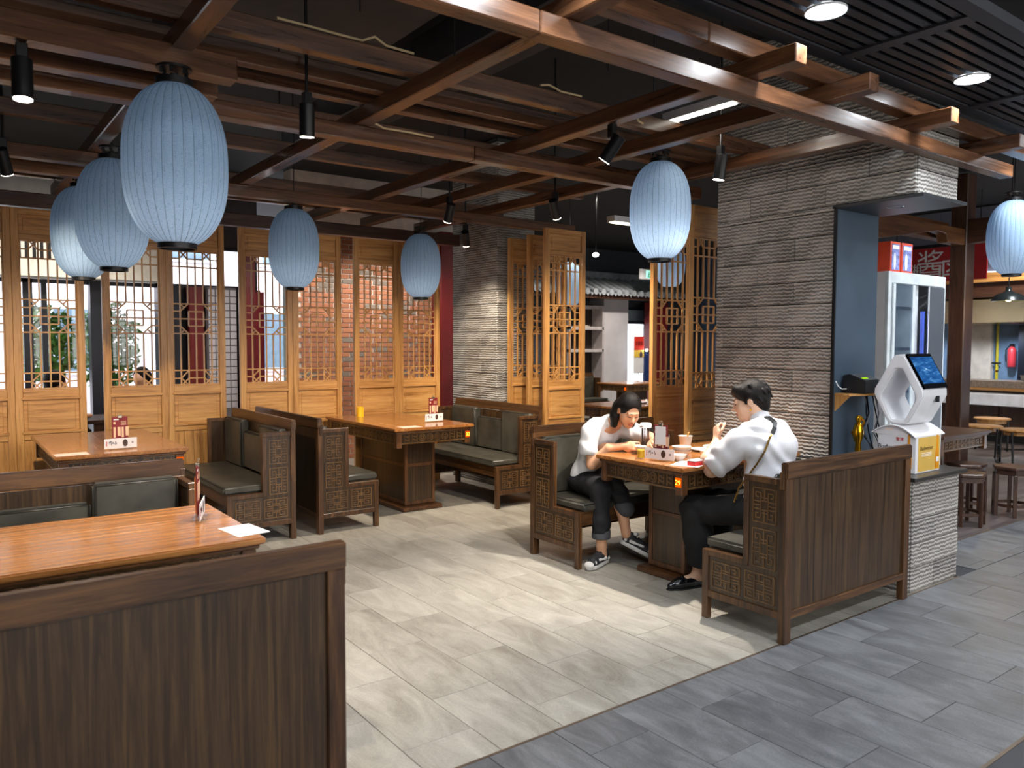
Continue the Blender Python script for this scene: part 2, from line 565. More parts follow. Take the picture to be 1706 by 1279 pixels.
fr_ = wood('dark_plank_floor', srgb(62, 54, 54), srgb(92, 82, 80), srgb(120, 110, 106), 'x', 0.42, 0.1)
slab('floor_right', 5.48, 2.79, 16.3, 8.0, fr_, -0.001)
slab('floor_rear', -4.0, 8.0, 16.3, 13.8, plain('rear_stone_floor', srgb(150, 146, 138), 0.4), -0.001)
slab('floor_left', -4.0, 1.2, -1.5, 8.0, plain('rear_stone_floor', srgb(150, 146, 138), 0.4), -0.001)

# ================================================================== SHELL
DARK = plain('black_ceiling_paint', srgb(20, 20, 22), 0.85)
WALLM = plain('dark_wall_plaster', srgb(70, 68, 68), 0.8)
struct('ceiling', MB().box(-4.1, -4.6, 3.75, 16.3, 13.9, 3.85), DARK)
struct('wall_near', MB().box(-4, -4.6, 0, 16.3, -4.5, 3.75), WALLM)
for _k, _x in enumerate((-2.6, 0.4, 3.4, 6.4, 9.4)):            # added glowing panes behind the camera, fill light shaped like shop windows
    _w = struct('window_%d' % (10 + _k), MB().box(_x, -4.5, 0.7, _x + 2.4, -4.46, 3.1), m_glow('fill_pane_glow', (1.0, 0.97, 0.93), 2.9))
    for _a, _b, _c, _d in ((-0.06, 0.0, 0.64, 3.16), (2.4, 2.46, 0.64, 3.16), (0.0, 2.4, 0.64, 0.7), (0.0, 2.4, 3.1, 3.16)):
        MB().box(_x + _a, -4.5, _c, _x + _b, -4.42, _d).build('window_frame', plain('shop_frame', srgb(40, 40, 42), 0.4), _w)
struct('wall_left', MB().box(-4.1, -4.5, 0, -4.0, 11.2, 3.75), WALLM)
struct('wall_right', MB().box(16.2, -4.5, 0, 16.3, 13.8, 3.75), plain('kitchen_wall', srgb(96, 120, 150), 0.5))

# brick wall behind the carved screens
M_BRICK = None
t = NT('orange_brick')
oi = t.n('ShaderNodeObjectInfo')
nz = t.n('ShaderNodeTexNoise', i_Scale=14.0, i_Detail=4.0); t.l(t.coords((1, 1, 1)), nz.inputs['Vector'])
ad = t.n('ShaderNodeMath', operation='MULTIPLY_ADD', i_1=0.3); t.l(nz.outputs['Fac'], ad.inputs[0]); t.l(oi.outputs['Random'], ad.inputs[2])
t.l(t.ramp(ad.outputs[0], [(0.1, srgb(146, 92, 66)), (0.5, srgb(180, 120, 88)), (0.98, srgb(164, 106, 78)), (1.12, srgb(134, 122, 112))]), t.b.inputs['Base Color'])
t.b.inputs['Roughness'].default_value = 0.8
t.bump(nz.outputs['Fac'], 0.3, 0.004)
M_BRICK = t.m
bw = struct('wall_back', MB().box(3.72, 9.71, 0, 6.3, 9.95, 3.75), plain('pale_mortar', srgb(216, 206, 198), 0.9))
_bm = MB().box(-0.104, -0.008, -0.026, 0.104, 0.008, 0.026).mesh('brick', M_BRICK, bevel=0.002)
_rest = MB()
_n = 0
for r in range(46):
    z = 0.03 + r * 0.065
    x = 3.72 + (0.112 if r % 2 else 0.0) + 0.112
    while x < 6.25:
        if 0.88 < z < 2.72 and 3.86 < x < 6.1 and _n < 300:
            put('brick', _bm, bw, (x, 9.704 + random.uniform(-0.002, 0.002), z)); _n += 1
        else:
            _rest.box(x - 0.104, 9.698, z - 0.026, x + 0.104, 9.716, z + 0.026)
        x += 0.2265
tag(_rest.build('brick_courses', M_BRICK, bw), kind='stuff')

# ---- glazed rear wall to the street, far left behind the screens
PALE = plain('white_bulkhead', srgb(226, 222, 212), 0.7)
wl = struct('wall_rear', MB().box(-4, 11.0, 2.86, 3.72, 11.2, 3.75), WALLM)
struct('trim_4', MB().box(-4, 10.6, 2.32, 2.38, 11.0, 2.86), PALE)
_vm = plain('black_vent_slot', srgb(24, 22, 22), 0.8)
for i in range(12):
    tag(MB().box(0.75 + i * 0.075, 10.585, 2.53, 0.785 + i * 0.075, 10.6, 2.8).build('trim_5', _vm), kind='structure')
FRAME = plain('black_window_frame', srgb(20, 24, 36), 0.35)


def window(name, x0, x1, z0, z1, y=11.05, bars=(), fw=0.05, mat=None):
    w = struct(name, MB().box(x0, y, z0, x1, y + 0.008, z1), m_glass())
    m = mat or FRAME
    for k, (a, b, c, d) in enumerate(((x0, x0 + fw, z0, z1), (x1 - fw, x1, z0, z1), (x0, x1, z0, z0 + fw), (x0, x1, z1 - fw, z1))):
        MB().box(a, y - 0.03, c, b, y + 0.04, d).build('window_frame', m, w)
    for bx in bars:
        MB().box(bx - 0.03, y - 0.04, z0, bx + 0.03, y + 0.04, z1).build('mullion', m, w)
    return w


window('window_1', -4.0, 0.95, 0.0, 2.32, bars=(-2.4, -0.8, 0.2))
window('window_2', 0.95, 1.78, 0.0, 2.32, bars=(1.12,))
window('window_3', 1.78, 2.48, 0.0, 2.32)
struct('trim_6', MB().box(1.60, 10.9, 0, 1.80, 11.1, 2.32), FRAME)
struct('trim_7', MB().box(2.38, 10.7, 0, 2.62, 11.1, 2.28), FRAME)
window('window_4', 2.38, 3.72, 2.28, 2.86)
struct('wall_side', MB().box(2.55, 10.9, 0, 3.72, 11.1, 2.28), plain('black_panelling', srgb(24, 22, 26), 0.5))
struct('trim_8', MB().box(2.72, 10.7, 0, 2.9, 10.9, 2.28), REDPAINT)
# white tiled pier, each tile course proud of the joints
_pier = struct('trim_9', MB().box(2.93, 10.62, 0, 3.3, 10.9, 2.28), plain('pier_grout', srgb(120, 116, 122), 0.9))
_pt = MB().box(-0.04, -0.006, -0.04, 0.04, 0.006, 0.04).mesh('tile', plain('white_glazed_tile', srgb(206, 206, 216), 0.25, 0, 0.04), bevel=0.003)
for i in range(4):
    for k in range(17):
        put('tile', _pt, _pier, (2.976 + i * 0.093, 10.616, 0.72 + k * 0.093))
struct('trim_10', MB().box(3.33, 10.45, 0, 3.5, 10.6, 3.0), REDPAINT)
d1 = struct('door_1', MB().box(3.5, 10.75, 0, 3.72, 10.8, 2.25), plain('crimson_door', srgb(150, 22, 34), 0.4))
struct('trim_11', MB().box(3.6, 9.6, 0, 3.72, 9.71, 3.0), plain('pale_green_strip', srgb(190, 206, 200), 0.5))

# ---- street outside: pavement, house front, planted trees
struct('ground_street', MB().box(-14, 11.25, -0.15, 16, 30, -0.05), plain('pale_pavement', srgb(190, 190, 188), 0.8))
_bd = thing('street_building', 'pale pink house front across the street, seen through the windows', 'building', (0, 18, 0))
MB().box(-10, 0, -0.1, 8, 2, 6).build('wall', plain('pink_render', srgb(226, 206, 206), 0.8), _bd)
for i in range(8):
    for k in range(2):
        x = -8.6 + i * 2.1
        f = MB().box(x, -0.06, 0.9 + k * 2.4, x + 1.1, 0.02, 2.3 + k * 2.4).build('window', WHITE, _bd)
        MB().box(x + 0.08, -0.075, 0.98 + k * 2.4, x + 1.02, -0.06, 2.22 + k * 2.4).build('pane', plain('grey_pane', srgb(110, 126, 140), 0.1), f)


def leaf_tree(name, label, loc, h, rx, rz, n, seed):
    rnd = random.Random(seed)
    t = thing(name, label, 'tree', loc, 0, 'street trees outside the windows')
    MB().tube([(0, 0, 0), (0.03, 0.02, h * 0.5), (0, -0.02, h)], 0.05, 8).build('trunk', plain('grey_bark', srgb(96, 84, 70), 0.9), t)
    mb = MB()
    for i in range(n):
        while True:
            p = Vector((rnd.uniform(-1, 1), rnd.uniform(-1, 1), rnd.uniform(-1, 1)))
            if p.length < 1: break
        c = Vector((p.x * rx, p.y * rx * 0.6, h + p.z * rz))
        a, b = Vector((rnd.gauss(0, 1), rnd.gauss(0, 1), rnd.gauss(0, 1))).normalized(), Vector((rnd.gauss(0, 1), rnd.gauss(0, 1), rnd.gauss(0, 1))).normalized()
        s = rnd.uniform(0.05, 0.1)
        a *= s; b *= s * 0.5
        mb.add([c - a, c - b, c + a, c + b], [(0, 1, 2, 3)])
    tag(mb.build('foliage', plain('green_leaves', srgb(104, 160, 66), 0.5, 0, 0.5, 5), t), kind='stuff')
    return t


leaf_tree('street_tree', 'leafy green tree outside behind the leftmost carved screens', (1.25, 12.0, -0.1), 1.62, 0.36, 0.55, 700, 3)
leaf_tree('street_tree', 'leafy green tree outside showing through the gap between screens', (2.0, 12.2, -0.1), 1.6, 0.42, 0.65, 900, 4)

# ================================================================== STONE PILLARS
_sp = {}


def stone_panels(parent, face, fixed, u0, u1, z0, z1, h=0.152, L=0.6, start=0):
    """courses of chiselled slabs on a plane x = fixed ('x') or y = fixed ('y'), facing towards minus"""
    r = start
    z = z0
    while z < z1 - 0.01:
        zt = min(z + h, z1)
        edges = [u0]
        e = u0 + (L if r % 2 else L * 0.5)
        while e < u1 - 0.05:
            edges.append(e); e += L
        edges.append(u1)
        for a, b in zip(edges[:-1], edges[1:]):
            k = (face, round(b - a, 3), round(zt - z, 3))
            if k not in _sp:
                w, hh = (b - a) / 2 - 0.0018, (zt - z) / 2 - 0.0028
                mb = MB().box(-0.012, -w, -hh, 0.012, w, hh) if face == 'x' else MB().box(-w, -0.012, -hh, w, 0.012, hh)
                _sp[k] = mb.mesh('stone_panel', m_stone(), bevel=0.003)
            off = random.uniform(-0.003, 0.001)
            loc = (fixed + 0.006 + off, (a + b) / 2, (z + zt) / 2) if face == 'x' else ((a + b) / 2, fixed + 0.006 + off, (z + zt) / 2)
            put('stone_panel', _sp[k], parent, loc)
        z = zt; r += 1


CORE = plain('dark_pillar_core', srgb(60, 58, 56), 0.9)
BLUEP = plain('slate_blue_panel', srgb(66, 82, 98), 0.42, 0.1, 0.08, 4)
p1 = thing('stone_pillar', 'large stone clad pillar with an overhang above the ordering kiosk', 'pillar')
MB().box(4.855, 2.93, 0, 5.36, 3.88, 3.74).build('core', CORE, p1)
MB().box(4.855, 2.40, 2.475, 5.36, 2.93, 3.74).build('lintel', CORE, p1)
stone_panels(p1, 'x', 4.845, 2.915, 3.885, 0.0, 2.4675)
stone_panels(p1, 'x', 4.845, 2.388, 3.885, 2.468, 3.7, start=1)
stone_panels(p1, 'y', 2.388, 4.845, 5.37, 2.468, 3.7)
MB().box(4.84, 2.905, 0.73, 5.372, 2.93, 2.455).build('reveal_panel', BLUEP, p1)
MB().box(4.828, 2.898, 0.0, 4.842, 2.918, 2.455).build('edge_trim', BLACK, p1)
MB().box(4.828, 2.335, 2.445, 5.40, 2.93, 2.466).build('soffit_panel', plain('black_soffit', srgb(34, 37, 42), 0.4), p1, bevel=0.002)
MB().lathe([(0.045, 0), (0.05, -0.003), (0.055, 0.002)], 20, (5.08, 2.64, 2.445)).build('recessed_lamp', STEEL, p1)

ct = thing('stone_counter', 'low stone clad counter with dark top below the pillar overhang', 'counter')
MB().box(4.855, 2.375, 0, 5.46, 2.93, 0.70).build('core', CORE, ct)
stone_panels(ct, 'y', 2.365, 4.845, 5.47, 0.0, 0.70)
stone_panels(ct, 'x', 4.845, 2.365, 2.9, 0.0, 0.70)
MB().box(4.82, 2.33, 0.70, 5.52, 2.905, 0.727).build('counter_top', plain('dark_slate_top', srgb(58, 56, 52), 0.3), ct, bevel=0.004)

p2 = thing('stone_pillar', 'dark stone clad pillar behind the far right booth bench', 'pillar')
MB().box(4.915, 6.87, 0, 5.4, 7.74, 3.74).build('core', CORE, p2)
stone_panels(p2, 'x', 4.905, 6.86, 7.745, 0.0, 3.7)
stone_panels(p2, 'y', 6.86, 4.905, 5.41, 0.0, 3.7)

# ================================================================== SLATTED CEILING OVER THE WALKWAY
sl = struct('ceiling_slatted', MB().box(0.2, 2.215, 2.99, 9.4, 2.30, 3.04).box(0.2, 1.55, 2.99, 9.4, 1.62, 3.04), plain('charcoal_ceiling_frame', srgb(40, 43, 50), 0.5))
SLAT = plain('charcoal_slat', srgb(34, 37, 43), 0.45)
_bays = [(0.2, 0.82), (0.9, 2.28), (2.36, 3.7), (3.78, 5.1), (5.18, 6.5), (6.58, 7.9), (7.98, 9.4)]
for a, b in _bays:
    me = MB().box(0, -0.019, 0, b - a, 0.019, 0.04).mesh('slat', SLAT)
    for i in range(9):
        y = 1.66 + i * 0.0655
        put('slat', me, sl, (a, y, 2.998))
for a in (0.86, 2.32, 3.74, 5.14, 6.54, 7.94):
    MB().box(a - 0.04, 1.62, 2.988, a + 0.04, 2.215, 3.04).build('cross_bar', plain('charcoal_ceiling_frame', srgb(40, 43, 50), 0.5), sl)

# ================================================================== TIMBER PERGOLA
pg = thing('timber_pergola', 'reddish brown timber pergola of crossing beams over the booths', 'pergola')
L1, L2, L3, L4 = 2.69, 2.775, 2.86, 2.95


def beam_x(nm, x0, x1, y, z0, z1, w=0.09, m=None):
    MB().box(x0, y, z0, x1, y + w, z1).build(nm, m or w_beam('x'), pg, bevel=0.005)


def beam_y(nm, x, y0, y1, z0, z1, w=0.085):
    MB().box(x, y0, z0, x + w, y1, z1).build(nm, w_beam('y'), pg, bevel=0.005)


beam_x('long_beam', -1.2, 1.83, 2.29, L1, L2, 0.085)
beam_x('long_beam', 1.834, 5.97, 2.29, L1, L2, 0.085)
beam_x('upper_beam', -1.2, 2.75, 2.27, L3, L4)
beam_x('upper_beam', 2.754, 6.6, 2.27, L3, L4)
beam_x('long_beam', -1.2, 1.11, 3.50, L1, L2 + 0.02, 0.1)
beam_x('short_beam', -1.2, 1.11, 3.79, L1, L2)
beam_x('long_beam', -1.2, 2.75, 4.09, L1, L2)
beam_x('long_beam', 2.754, 4.9, 4.09, L1, L2)
beam_x('long_beam', -1.2, 1.0, 5.70, L1, L2)
beam_x('long_beam', -1.2, 5.4, 6.16, L1, L2)
beam_x('header_beam', -1.2, 4.88, 7.56, 2.66, 2.78, 0.1, w_post('x'))
for y in (3.40, 3.74, 3.98, 4.55, 5.36, 6.6, 7.28):
    beam_x('upper_batten', -1.2, 4.8, y, L3, L4, 0.07)
for x, y0, y1 in ((0.84, 2.04, 7.6), (1.95, 2.04, 7.6), (3.05, 2.04, 7.6), (3.66, 2.04, 7.6), (4.55, 2.06, 4.25), (5.45, 2.06, 3.2), (4.3, 4.1, 7.6)):
    beam_y('joist', x, y0, y1, L2, L3)

# hemp cords left lying on the beams
ROPE = plain('pale_hemp_rope', srgb(206, 182, 140), 0.9)


def rope(label, pts, r=0.006):
    tag(MB().tube(pts, r, 6).build('rope', ROPE), label, 'rope', 'hemp cords on the pergola beams')


rope('pale hemp cord lying along the beam left of the first joist', [(1.25, 3.40, 2.962), (1.4, 3.41, 2.965), (1.55, 3.40, 2.958), (1.66, 3.41, 2.962), (1.72, 3.40, 2.99), (1.78, 3.40, 2.962), (1.93, 3.40, 2.958)])
rope('pale hemp cord on the middle beam beside its splice', [(2.05, 4.08, 2.80), (2.12, 4.09, 2.782), (2.3, 4.09, 2.785), (2.45, 4.09, 2.781)])
rope('short knotted hemp cord on the beam between two joists', [(2.72, 3.40, 2.962), (2.78, 3.4, 2.975), (2.84, 3.4, 2.962), (2.86, 3.4, 2.955), (3.02, 3.4, 2.957)])
rope('hemp cord hanging from the beam above the bright lantern', [(3.36, 3.39, 2.963), (3.42, 3.385, 2.965), (3.45, 3.38, 2.93), (3.46, 3.38, 2.89), (3.50, 3.38, 2.88)])

# services above the pergola
du = thing('air_duct', 'grey air duct running above the pergola beams', 'duct')
MB().box(1.2, 2.45, 3.35, 2.3, 5.5, 3.7).build('duct_body', plain('grey_duct_sheet', srgb(66, 66, 70), 0.6, 0.2), du, bevel=0.01)
MB().box(2.6, 2.4, 3.3, 3.0, 7.0, 3.55).build('cable_tray', plain('grey_duct_sheet', srgb(66, 66, 70), 0.6, 0.2), du, bevel=0.01)
for x, y in ((1.5, 3.1), (2.1, 3.3), (2.3, 3.1), (2.85, 3.0), (3.4, 3.2), (1.05, 3.6), (1.7, 4.6)):
    MB().cyl((x, y, 2.95), (x, y, 3.74), 0.004, n=6).build('hanger_rod', IRON, du)
tr = thing('strip_lamp', 'slim white strip lamp above the beams left of the pillar', 'lamp')
MB().box(3.80, 2.95, 2.97, 3.88, 3.5, 3.02).build('housing', plain('white_enamel', srgb(225, 228, 232), 0.4), tr)
MB().box(3.815, 2.97, 2.962, 3.865, 3.48, 2.97).build('tube', m_glow('strip_glow', (1.0, 0.94, 0.82), 4), tr)
spot_light('strip_light', (3.84, 3.22, 2.955), (4.9, 3.1, 1.6), 8, NEUT, 150, 0.6, 0.1)
tr = thing('strip_lamp', 'small glowing strip lamp beside the bright lantern', 'lamp')
MB().box(5.9, 6.1, 2.86, 6.5, 6.22, 2.92).build('housing', plain('white_enamel', srgb(225, 228, 232), 0.4), tr)
MB().box(5.92, 6.12, 2.85, 6.48, 6.2, 2.86).build('tube', m_glow('strip_glow_warm', (1.0, 0.9, 0.6), 4), tr)
# ================================================================== CARVED SCREENS
PW, PH, PT = 0.522, 2.65, 0.04
_lat = None


def lattice_mesh():
    mb = MB()
    x0, x1, z0, z1 = 0.055, PW - 0.055, 1.155, 2.395
    w, h = x1 - x0, z1 - z0
    b, d = 0.0115, 0.015
    X = lambda f: x0 + w * f
    Z = lambda f: z1 - h * f
    def V(fx, fa, fb): mb.box(X(fx) - b / 2, -d / 2, Z(fb), X(fx) + b / 2, d / 2, Z(fa))
    def Hh(fz, fa, fb): mb.box(X(fa), -d / 2 - 0.0006, Z(fz) - b / 2, X(fb), d / 2 + 0.0006, Z(fz) + b / 2)
    def D(a, c): mb.bar((X(a[0]), 0, Z(a[1])), (X(c[0]), 0, Z(c[1])), d * 0.9, b)
    s = 1 / 6
    for k in (1, 3, 5): V(k * s, 0.0, 1.0)
    for k in (2, 4):
        V(k * s, 0.0, 0.394); V(k * s, 0.614, 1.0)
    for f in (0.12, 0.394, 0.505, 0.614, 0.888): Hh(f, 0, 1)
    for f in (0.061, 0.946):
        Hh(f, 0, s); Hh(f, 5 * s, 1); Hh(f, 2 * s, 4 * s)
    for f in (0.449, 0.558):
        Hh(f, 0, s); Hh(f, 5 * s, 1); Hh(f, 0.345, 0.67)
    V(0.345, 0.449, 0.558); V(0.67, 0.449, 0.558)
    for q in (0, 1):
        A, B = (s, 2 * s) if q == 0 else (5 * s, 4 * s)
        D((A, 0.061), (B, 0.0)); D((A, 0.0), (B, 0.061))
        D((A, 0.946), (B, 0.888)); D((A, 0.946), (B, 1.0)); D((A, 1.0), (B, 0.946))
        D((A, 0.449), (B, 0.394)); D((A, 0.394), ((A + B) / 2, 0.421))
        D((A, 0.558), (B, 0.614)); D((A, 0.614), ((A + B) / 2, 0.586))
    for f in (0.006, 0.994): Hh(f, 0, 1)
    for f in (0.012, 0.988): V(f, 0, 1)
    return mb


def raised(mb, xa, xb, za, zb):
    mb.box(xa, -0.006, za, xb, 0.006, zb)
    mb.box(xa + 0.03, -0.012, za + 0.03, xb - 0.03, 0.012, zb - 0.03)


def make_screen(label):
    t = thing('lattice_screen', label, 'screen', (0, 0, 0), 0, 'carved honey wood lattice screens')
    a, c = 0.055, PW - 0.055
    for x in (0.0, PW - 0.055):
        MB().box(x, -PT / 2, 0, x + 0.055, PT / 2, PH).build('stile', w_latt('z'), t, bevel=0.003)
    for z0, z1 in ((0, 0.12), (0.735, 0.785), (1.09, 1.155), (2.395, 2.44), (2.60, PH)):
        MB().box(a, -PT / 2 + 0.002, z0, c, PT / 2 - 0.002, z1).build('rail', w_latt('x'), t, bevel=0.003)
    for z in (0.795, 1.083):
        MB().box(a - 0.012, -PT / 2 - 0.008, z - 0.011, c + 0.012, PT / 2 + 0.008, z + 0.011).build('bead', w_latt('x'), t, bevel=0.003)
    for z0, z1, ax in ((2.44, 2.60, 'x'), (0.785, 1.09, 'x')):
        m = MB(); raised(m, a, c, z0, z1); m.build('raised_panel', w_latt(ax), t, bevel=0.004)
    for i in range(5):
        w = (c - a) / 5
        MB().box(a + i * w + 0.001, -0.008, 0.12, a + (i + 1) * w - 0.001, 0.008, 0.735).build('plank', w_latt('z'), t, bevel=0.0015)
    tag(lattice_mesh().build('lattice_grille', w_latt('z'), t), kind='stuff')
    return t


SCREENS = [
    ('carved honey wood screen cut off at the left edge', 0.022, 7.60),
    ('carved wood screen with a blue clad diner behind its grille', 0.545, 7.60),
    ('carved wood screen behind the menu stand of table 31', 1.204, 7.60),
    ('carved wood screen just left of the bright white opening', 1.726, 7.60),
    ('carved wood screen right of the bright opening, crimson door behind', 2.386, 7.60),
    ('carved wood screen behind the paired booth benches, brick behind it', 2.91, 7.60),
    ('carved wood screen behind the yellow cup, right of the brick gap', 3.578, 7.60),
    ('carved wood screen against the brick wall, last before the dark pillar', 4.10, 7.60),
    ('carved screen standing next to the dark stone pillar, rearmost of three', 4.965, 6.74),
    ('carved screen in the middle of three beside the dark pillar', 4.96, 6.40),
    ('carved screen standing fully in view, nearest of three beside the dark pillar', 4.80, 5.93),
    ('carved screen left of the big pillar, the farther of two', 4.95, 4.66),
    ('carved screen directly behind the big stone pillar edge', 4.92, 4.24)]
_s0 = make_screen(SCREENS[0][0]); _s0.location = (SCREENS[0][1], SCREENS[0][2], 0)
for lb, x, y in SCREENS[1:]:
    copy_tree(_s0, (x, y, 0.02 if y < 7 else 0), 0, lb)

# ================================================================== BENCHES
LEA = m_leather()


def fret(mb, plane, x, u0, u1, z0, z1, side):
    """raised meander lines on a panel in the plane x, spanning u0..u1 and z0..z1"""
    w, e = 0.006, 0.0045
    xa, xb = (x, x + side * e)
    W_, H_ = u1 - u0, z1 - z0
    def seg(p, q):
        (ua, za), (ub, zb) = (u0 + p[0] * W_, z0 + p[1] * H_), (u0 + q[0] * W_, z0 + q[1] * H_)
        mb.box(xa, min(ua, ub) - w / 2, min(za, zb) - w / 2, xb, max(ua, ub) + w / 2, max(za, zb) + w / 2)
    def poly(ps):
        for p, q in zip(ps[:-1], ps[1:]): seg(p, q)
    for sx in (0, 1):
        for sz in (0, 1):
            f = lambda a, b: (1 - a if sx else a, 1 - b if sz else b)
            poly([f(.5, .06), f(.06, .06), f(.06, .40), f(.36, .40), f(.36, .17), f(.17, .17), f(.17, .29), f(.26, .29)])
            poly([f(.06, .40), f(.06, .5)]); poly([f(.36, .30), f(.5, .30)])
    poly([(.36, .38), (.64, .38), (.64, .62), (.36, .62), (.36, .38)])
    poly([(.5, .06), (.5, .38)]); poly([(.5, .62), (.5, .94)]); poly([(.06, .5), (.36, .5)]); poly([(.64, .5), (.94, .5)])


def make_bench(label, L=1.28, D=0.535, H=0.935, arm=0.855, seat=0.395, cush=True, pattern=(1, 0, 1), armd=0.26):
    t = thing('booth_bench', label, 'bench', (0, 0, 0), 0, 'dark wood booth benches')
    mb = MB().box(0.03, 0.012, 0.15, L - 0.03, 0.028, H - 0.09); mb.build('back_board', w_back('z'), t)
    MB().box(-0.004, -0.006, H - 0.085, L + 0.004, 0.034, H).build('top_rail', w_bench('x'), t, bevel=0.006, seg=2)
    MB().box(0.035, 0.0, 0.125, L - 0.035, 0.03, 0.165).build('bottom_rail', w_bench('x'), t, bevel=0.003)
    for i, x in enumerate((0.0, L - 0.038)):
        p = MB().box(x - (0.0 if i == 0 else 0.02), -0.002, 0, x + (0.058 if i == 0 else 0.038), 0.04, H - 0.085).build('post', w_bench('z'), t, bevel=0.003)
        MB().box(x + (-0.008 if i == 0 else 0.022), 0.012, H - 0.14, x + (0.016 if i == 0 else 0.046), 0.036, H - 0.05).build('peg', w_bench('z'), p, bevel=0.002)
        MB().box(x, D - 0.042, 0, x + 0.038, D, seat).build('front_leg', w_bench('z'), t, bevel=0.003)
        xo = x if i == 0 else x + 0.038           # outer plane
        sd = -1 if i == 0 else 1
        xa, xb = x + 0.010, x + 0.028
        a2 = armd
        ep = MB().prism([(0.03, 0.15), (D - 0.03, 0.15), (D - 0.03, seat - 0.01), (a2 - 0.01, seat - 0.01), (a2 - 0.01, arm - 0.01), (0.03, arm - 0.01)], 'x', xa, xb).build('end_panel', w_back('z'), t)
        fb = MB()
        q0, q1 = x + 0.002, x + 0.036
        fb.box(q0, 0.038, 0.125, q1, D - 0.04, 0.165)                       # bottom rail of the end
        fb.box(q0, a2, seat - 0.035, q1, D - 0.04, seat)                    # seat rail
        fb.box(q0, 0.038, arm - 0.032, q1, a2 + 0.004, arm)                 # arm cap
        fb.box(q0, a2 - 0.028, seat - 0.035, q1, a2 + 0.004, arm - 0.03)    # arm front
        fb.build('end_frame', w_bench('z'), t, bevel=0.003)
        fr = MB()
        o = xa if i == 0 else xb
        fret(fr, 'x', o, 0.055, a2 - 0.045, 0.60, arm - 0.05, sd)
        fret(fr, 'x', o, 0.055, a2 - 0.045, 0.36, 0.59, sd)
        fret(fr, 'x', o, 0.055, 0.055 + (D - 0.10) / 2 - 0.01, 0.18, 0.345, sd)
        fret(fr, 'x', o, 0.055 + (D - 0.10) / 2, D - 0.055, 0.18, 0.345, sd)
        tag(fr.build('fretwork', wood('rubbed_fret_wood', srgb(66, 44, 25), srgb(108, 78, 46), srgb(146, 110, 66), 'z', 0.36, 0.2), ep), kind='stuff')
    MB().box(0.038, D - 0.035, seat - 0.10, L - 0.038, D - 0.012, seat - 0.004).build('apron', w_bench('x'), t, bevel=0.003)
    MB().box(0.03, 0.03, seat - 0.02, L - 0.03, D - 0.01, seat - 0.002).build('seat_board', w_bench('x'), t)
    if cush:
        c = MB().box(0.045, a2 - 0.16, seat, L - 0.045, D + 0.012, seat + 0.058).build('seat_cushion', LEA, t, bevel=0.014, seg=3, smooth=50)
        pp = [(0.05, D + 0.006, seat + 0.05), (L - 0.05, D + 0.006, seat + 0.05)]
        MB().tube(pp, 0.004, 6).build('piping', plain('dark_piping', srgb(36, 34, 30), 0.5), c)
        n = len(pattern)
        w = (L - 0.09) / n
        for k, tall in enumerate(pattern):
            zt = H - 0.075 if tall else H - 0.165
            th = 0.085 if tall else 0.06
            bc = MB().box(0.047 + k * w, 0.034, seat + 0.05, 0.043 + (k + 1) * w, 0.034 + th, zt).build('back_cushion', LEA, t, bevel=0.018, seg=3, smooth=50)
            y = 0.034 + th - 0.008
            x0, x1 = 0.056 + k * w, 0.034 + (k + 1) * w
            MB().tube([(x0, y, seat + 0.08), (x0, y, zt - 0.016), (x0 + 0.012, y, zt - 0.006), (x1 - 0.012, y, zt - 0.006), (x1, y, zt - 0.016), (x1, y, seat + 0.08)], 0.0035, 5).build('piping', plain('dark_piping', srgb(36, 34, 30), 0.5), bc)
    return t


b_r = make_bench('dark wood booth bench with its tall back turned to the walkway, under the man', 1.27, H=0.945)
b_r.location = (3.475, 2.325, 0)
b_l = copy_tree(b_r, (3.53 + 1.25, 4.49, 0), PI, 'booth bench on which the young woman sits')
copy_tree(b_r, (1.04, 4.30, 0), PI, 'booth bench with black leather back cushions beyond the near table')
copy_tree(b_r, (1.0 - 1.27, 2.20, 0), 0, 'dark panelled booth bench seen from behind in the left foreground')
b_long = make_bench('booth bench with carved end facing table 31, its back to another bench', 1.5, H=0.945)
b_long.location = (2.285, 5.93, 0); b_long.rotation_euler = (0, 0, PI / 2)
copy_tree(b_long, (2.475, 7.43, 0), -PI / 2, 'booth bench with carved end facing table 32, back to back with another')
copy_tree(b_long, (4.735, 5.88, 0), PI / 2, 'booth bench with olive grey cushions in front of the dark pillar')

# ================================================================== TABLES
def ring(mb, plane, c, r, w, e, n=14):
    for k in range(n):
        a, b = 2 * PI * k / n, 2 * PI * (k + 1) / n
        pa, pb = (c[0] + r * math.cos(a), c[1] + r * math.sin(a)), (c[0] + r * math.cos(b), c[1] + r * math.sin(b))
        if plane == 'x': mb.bar((e, pa[0], pa[1]), (e, pb[0], pb[1]), w, w)
        else: mb.bar((pa[0], e, pa[1]), (pb[0], e, pb[1]), w, w)


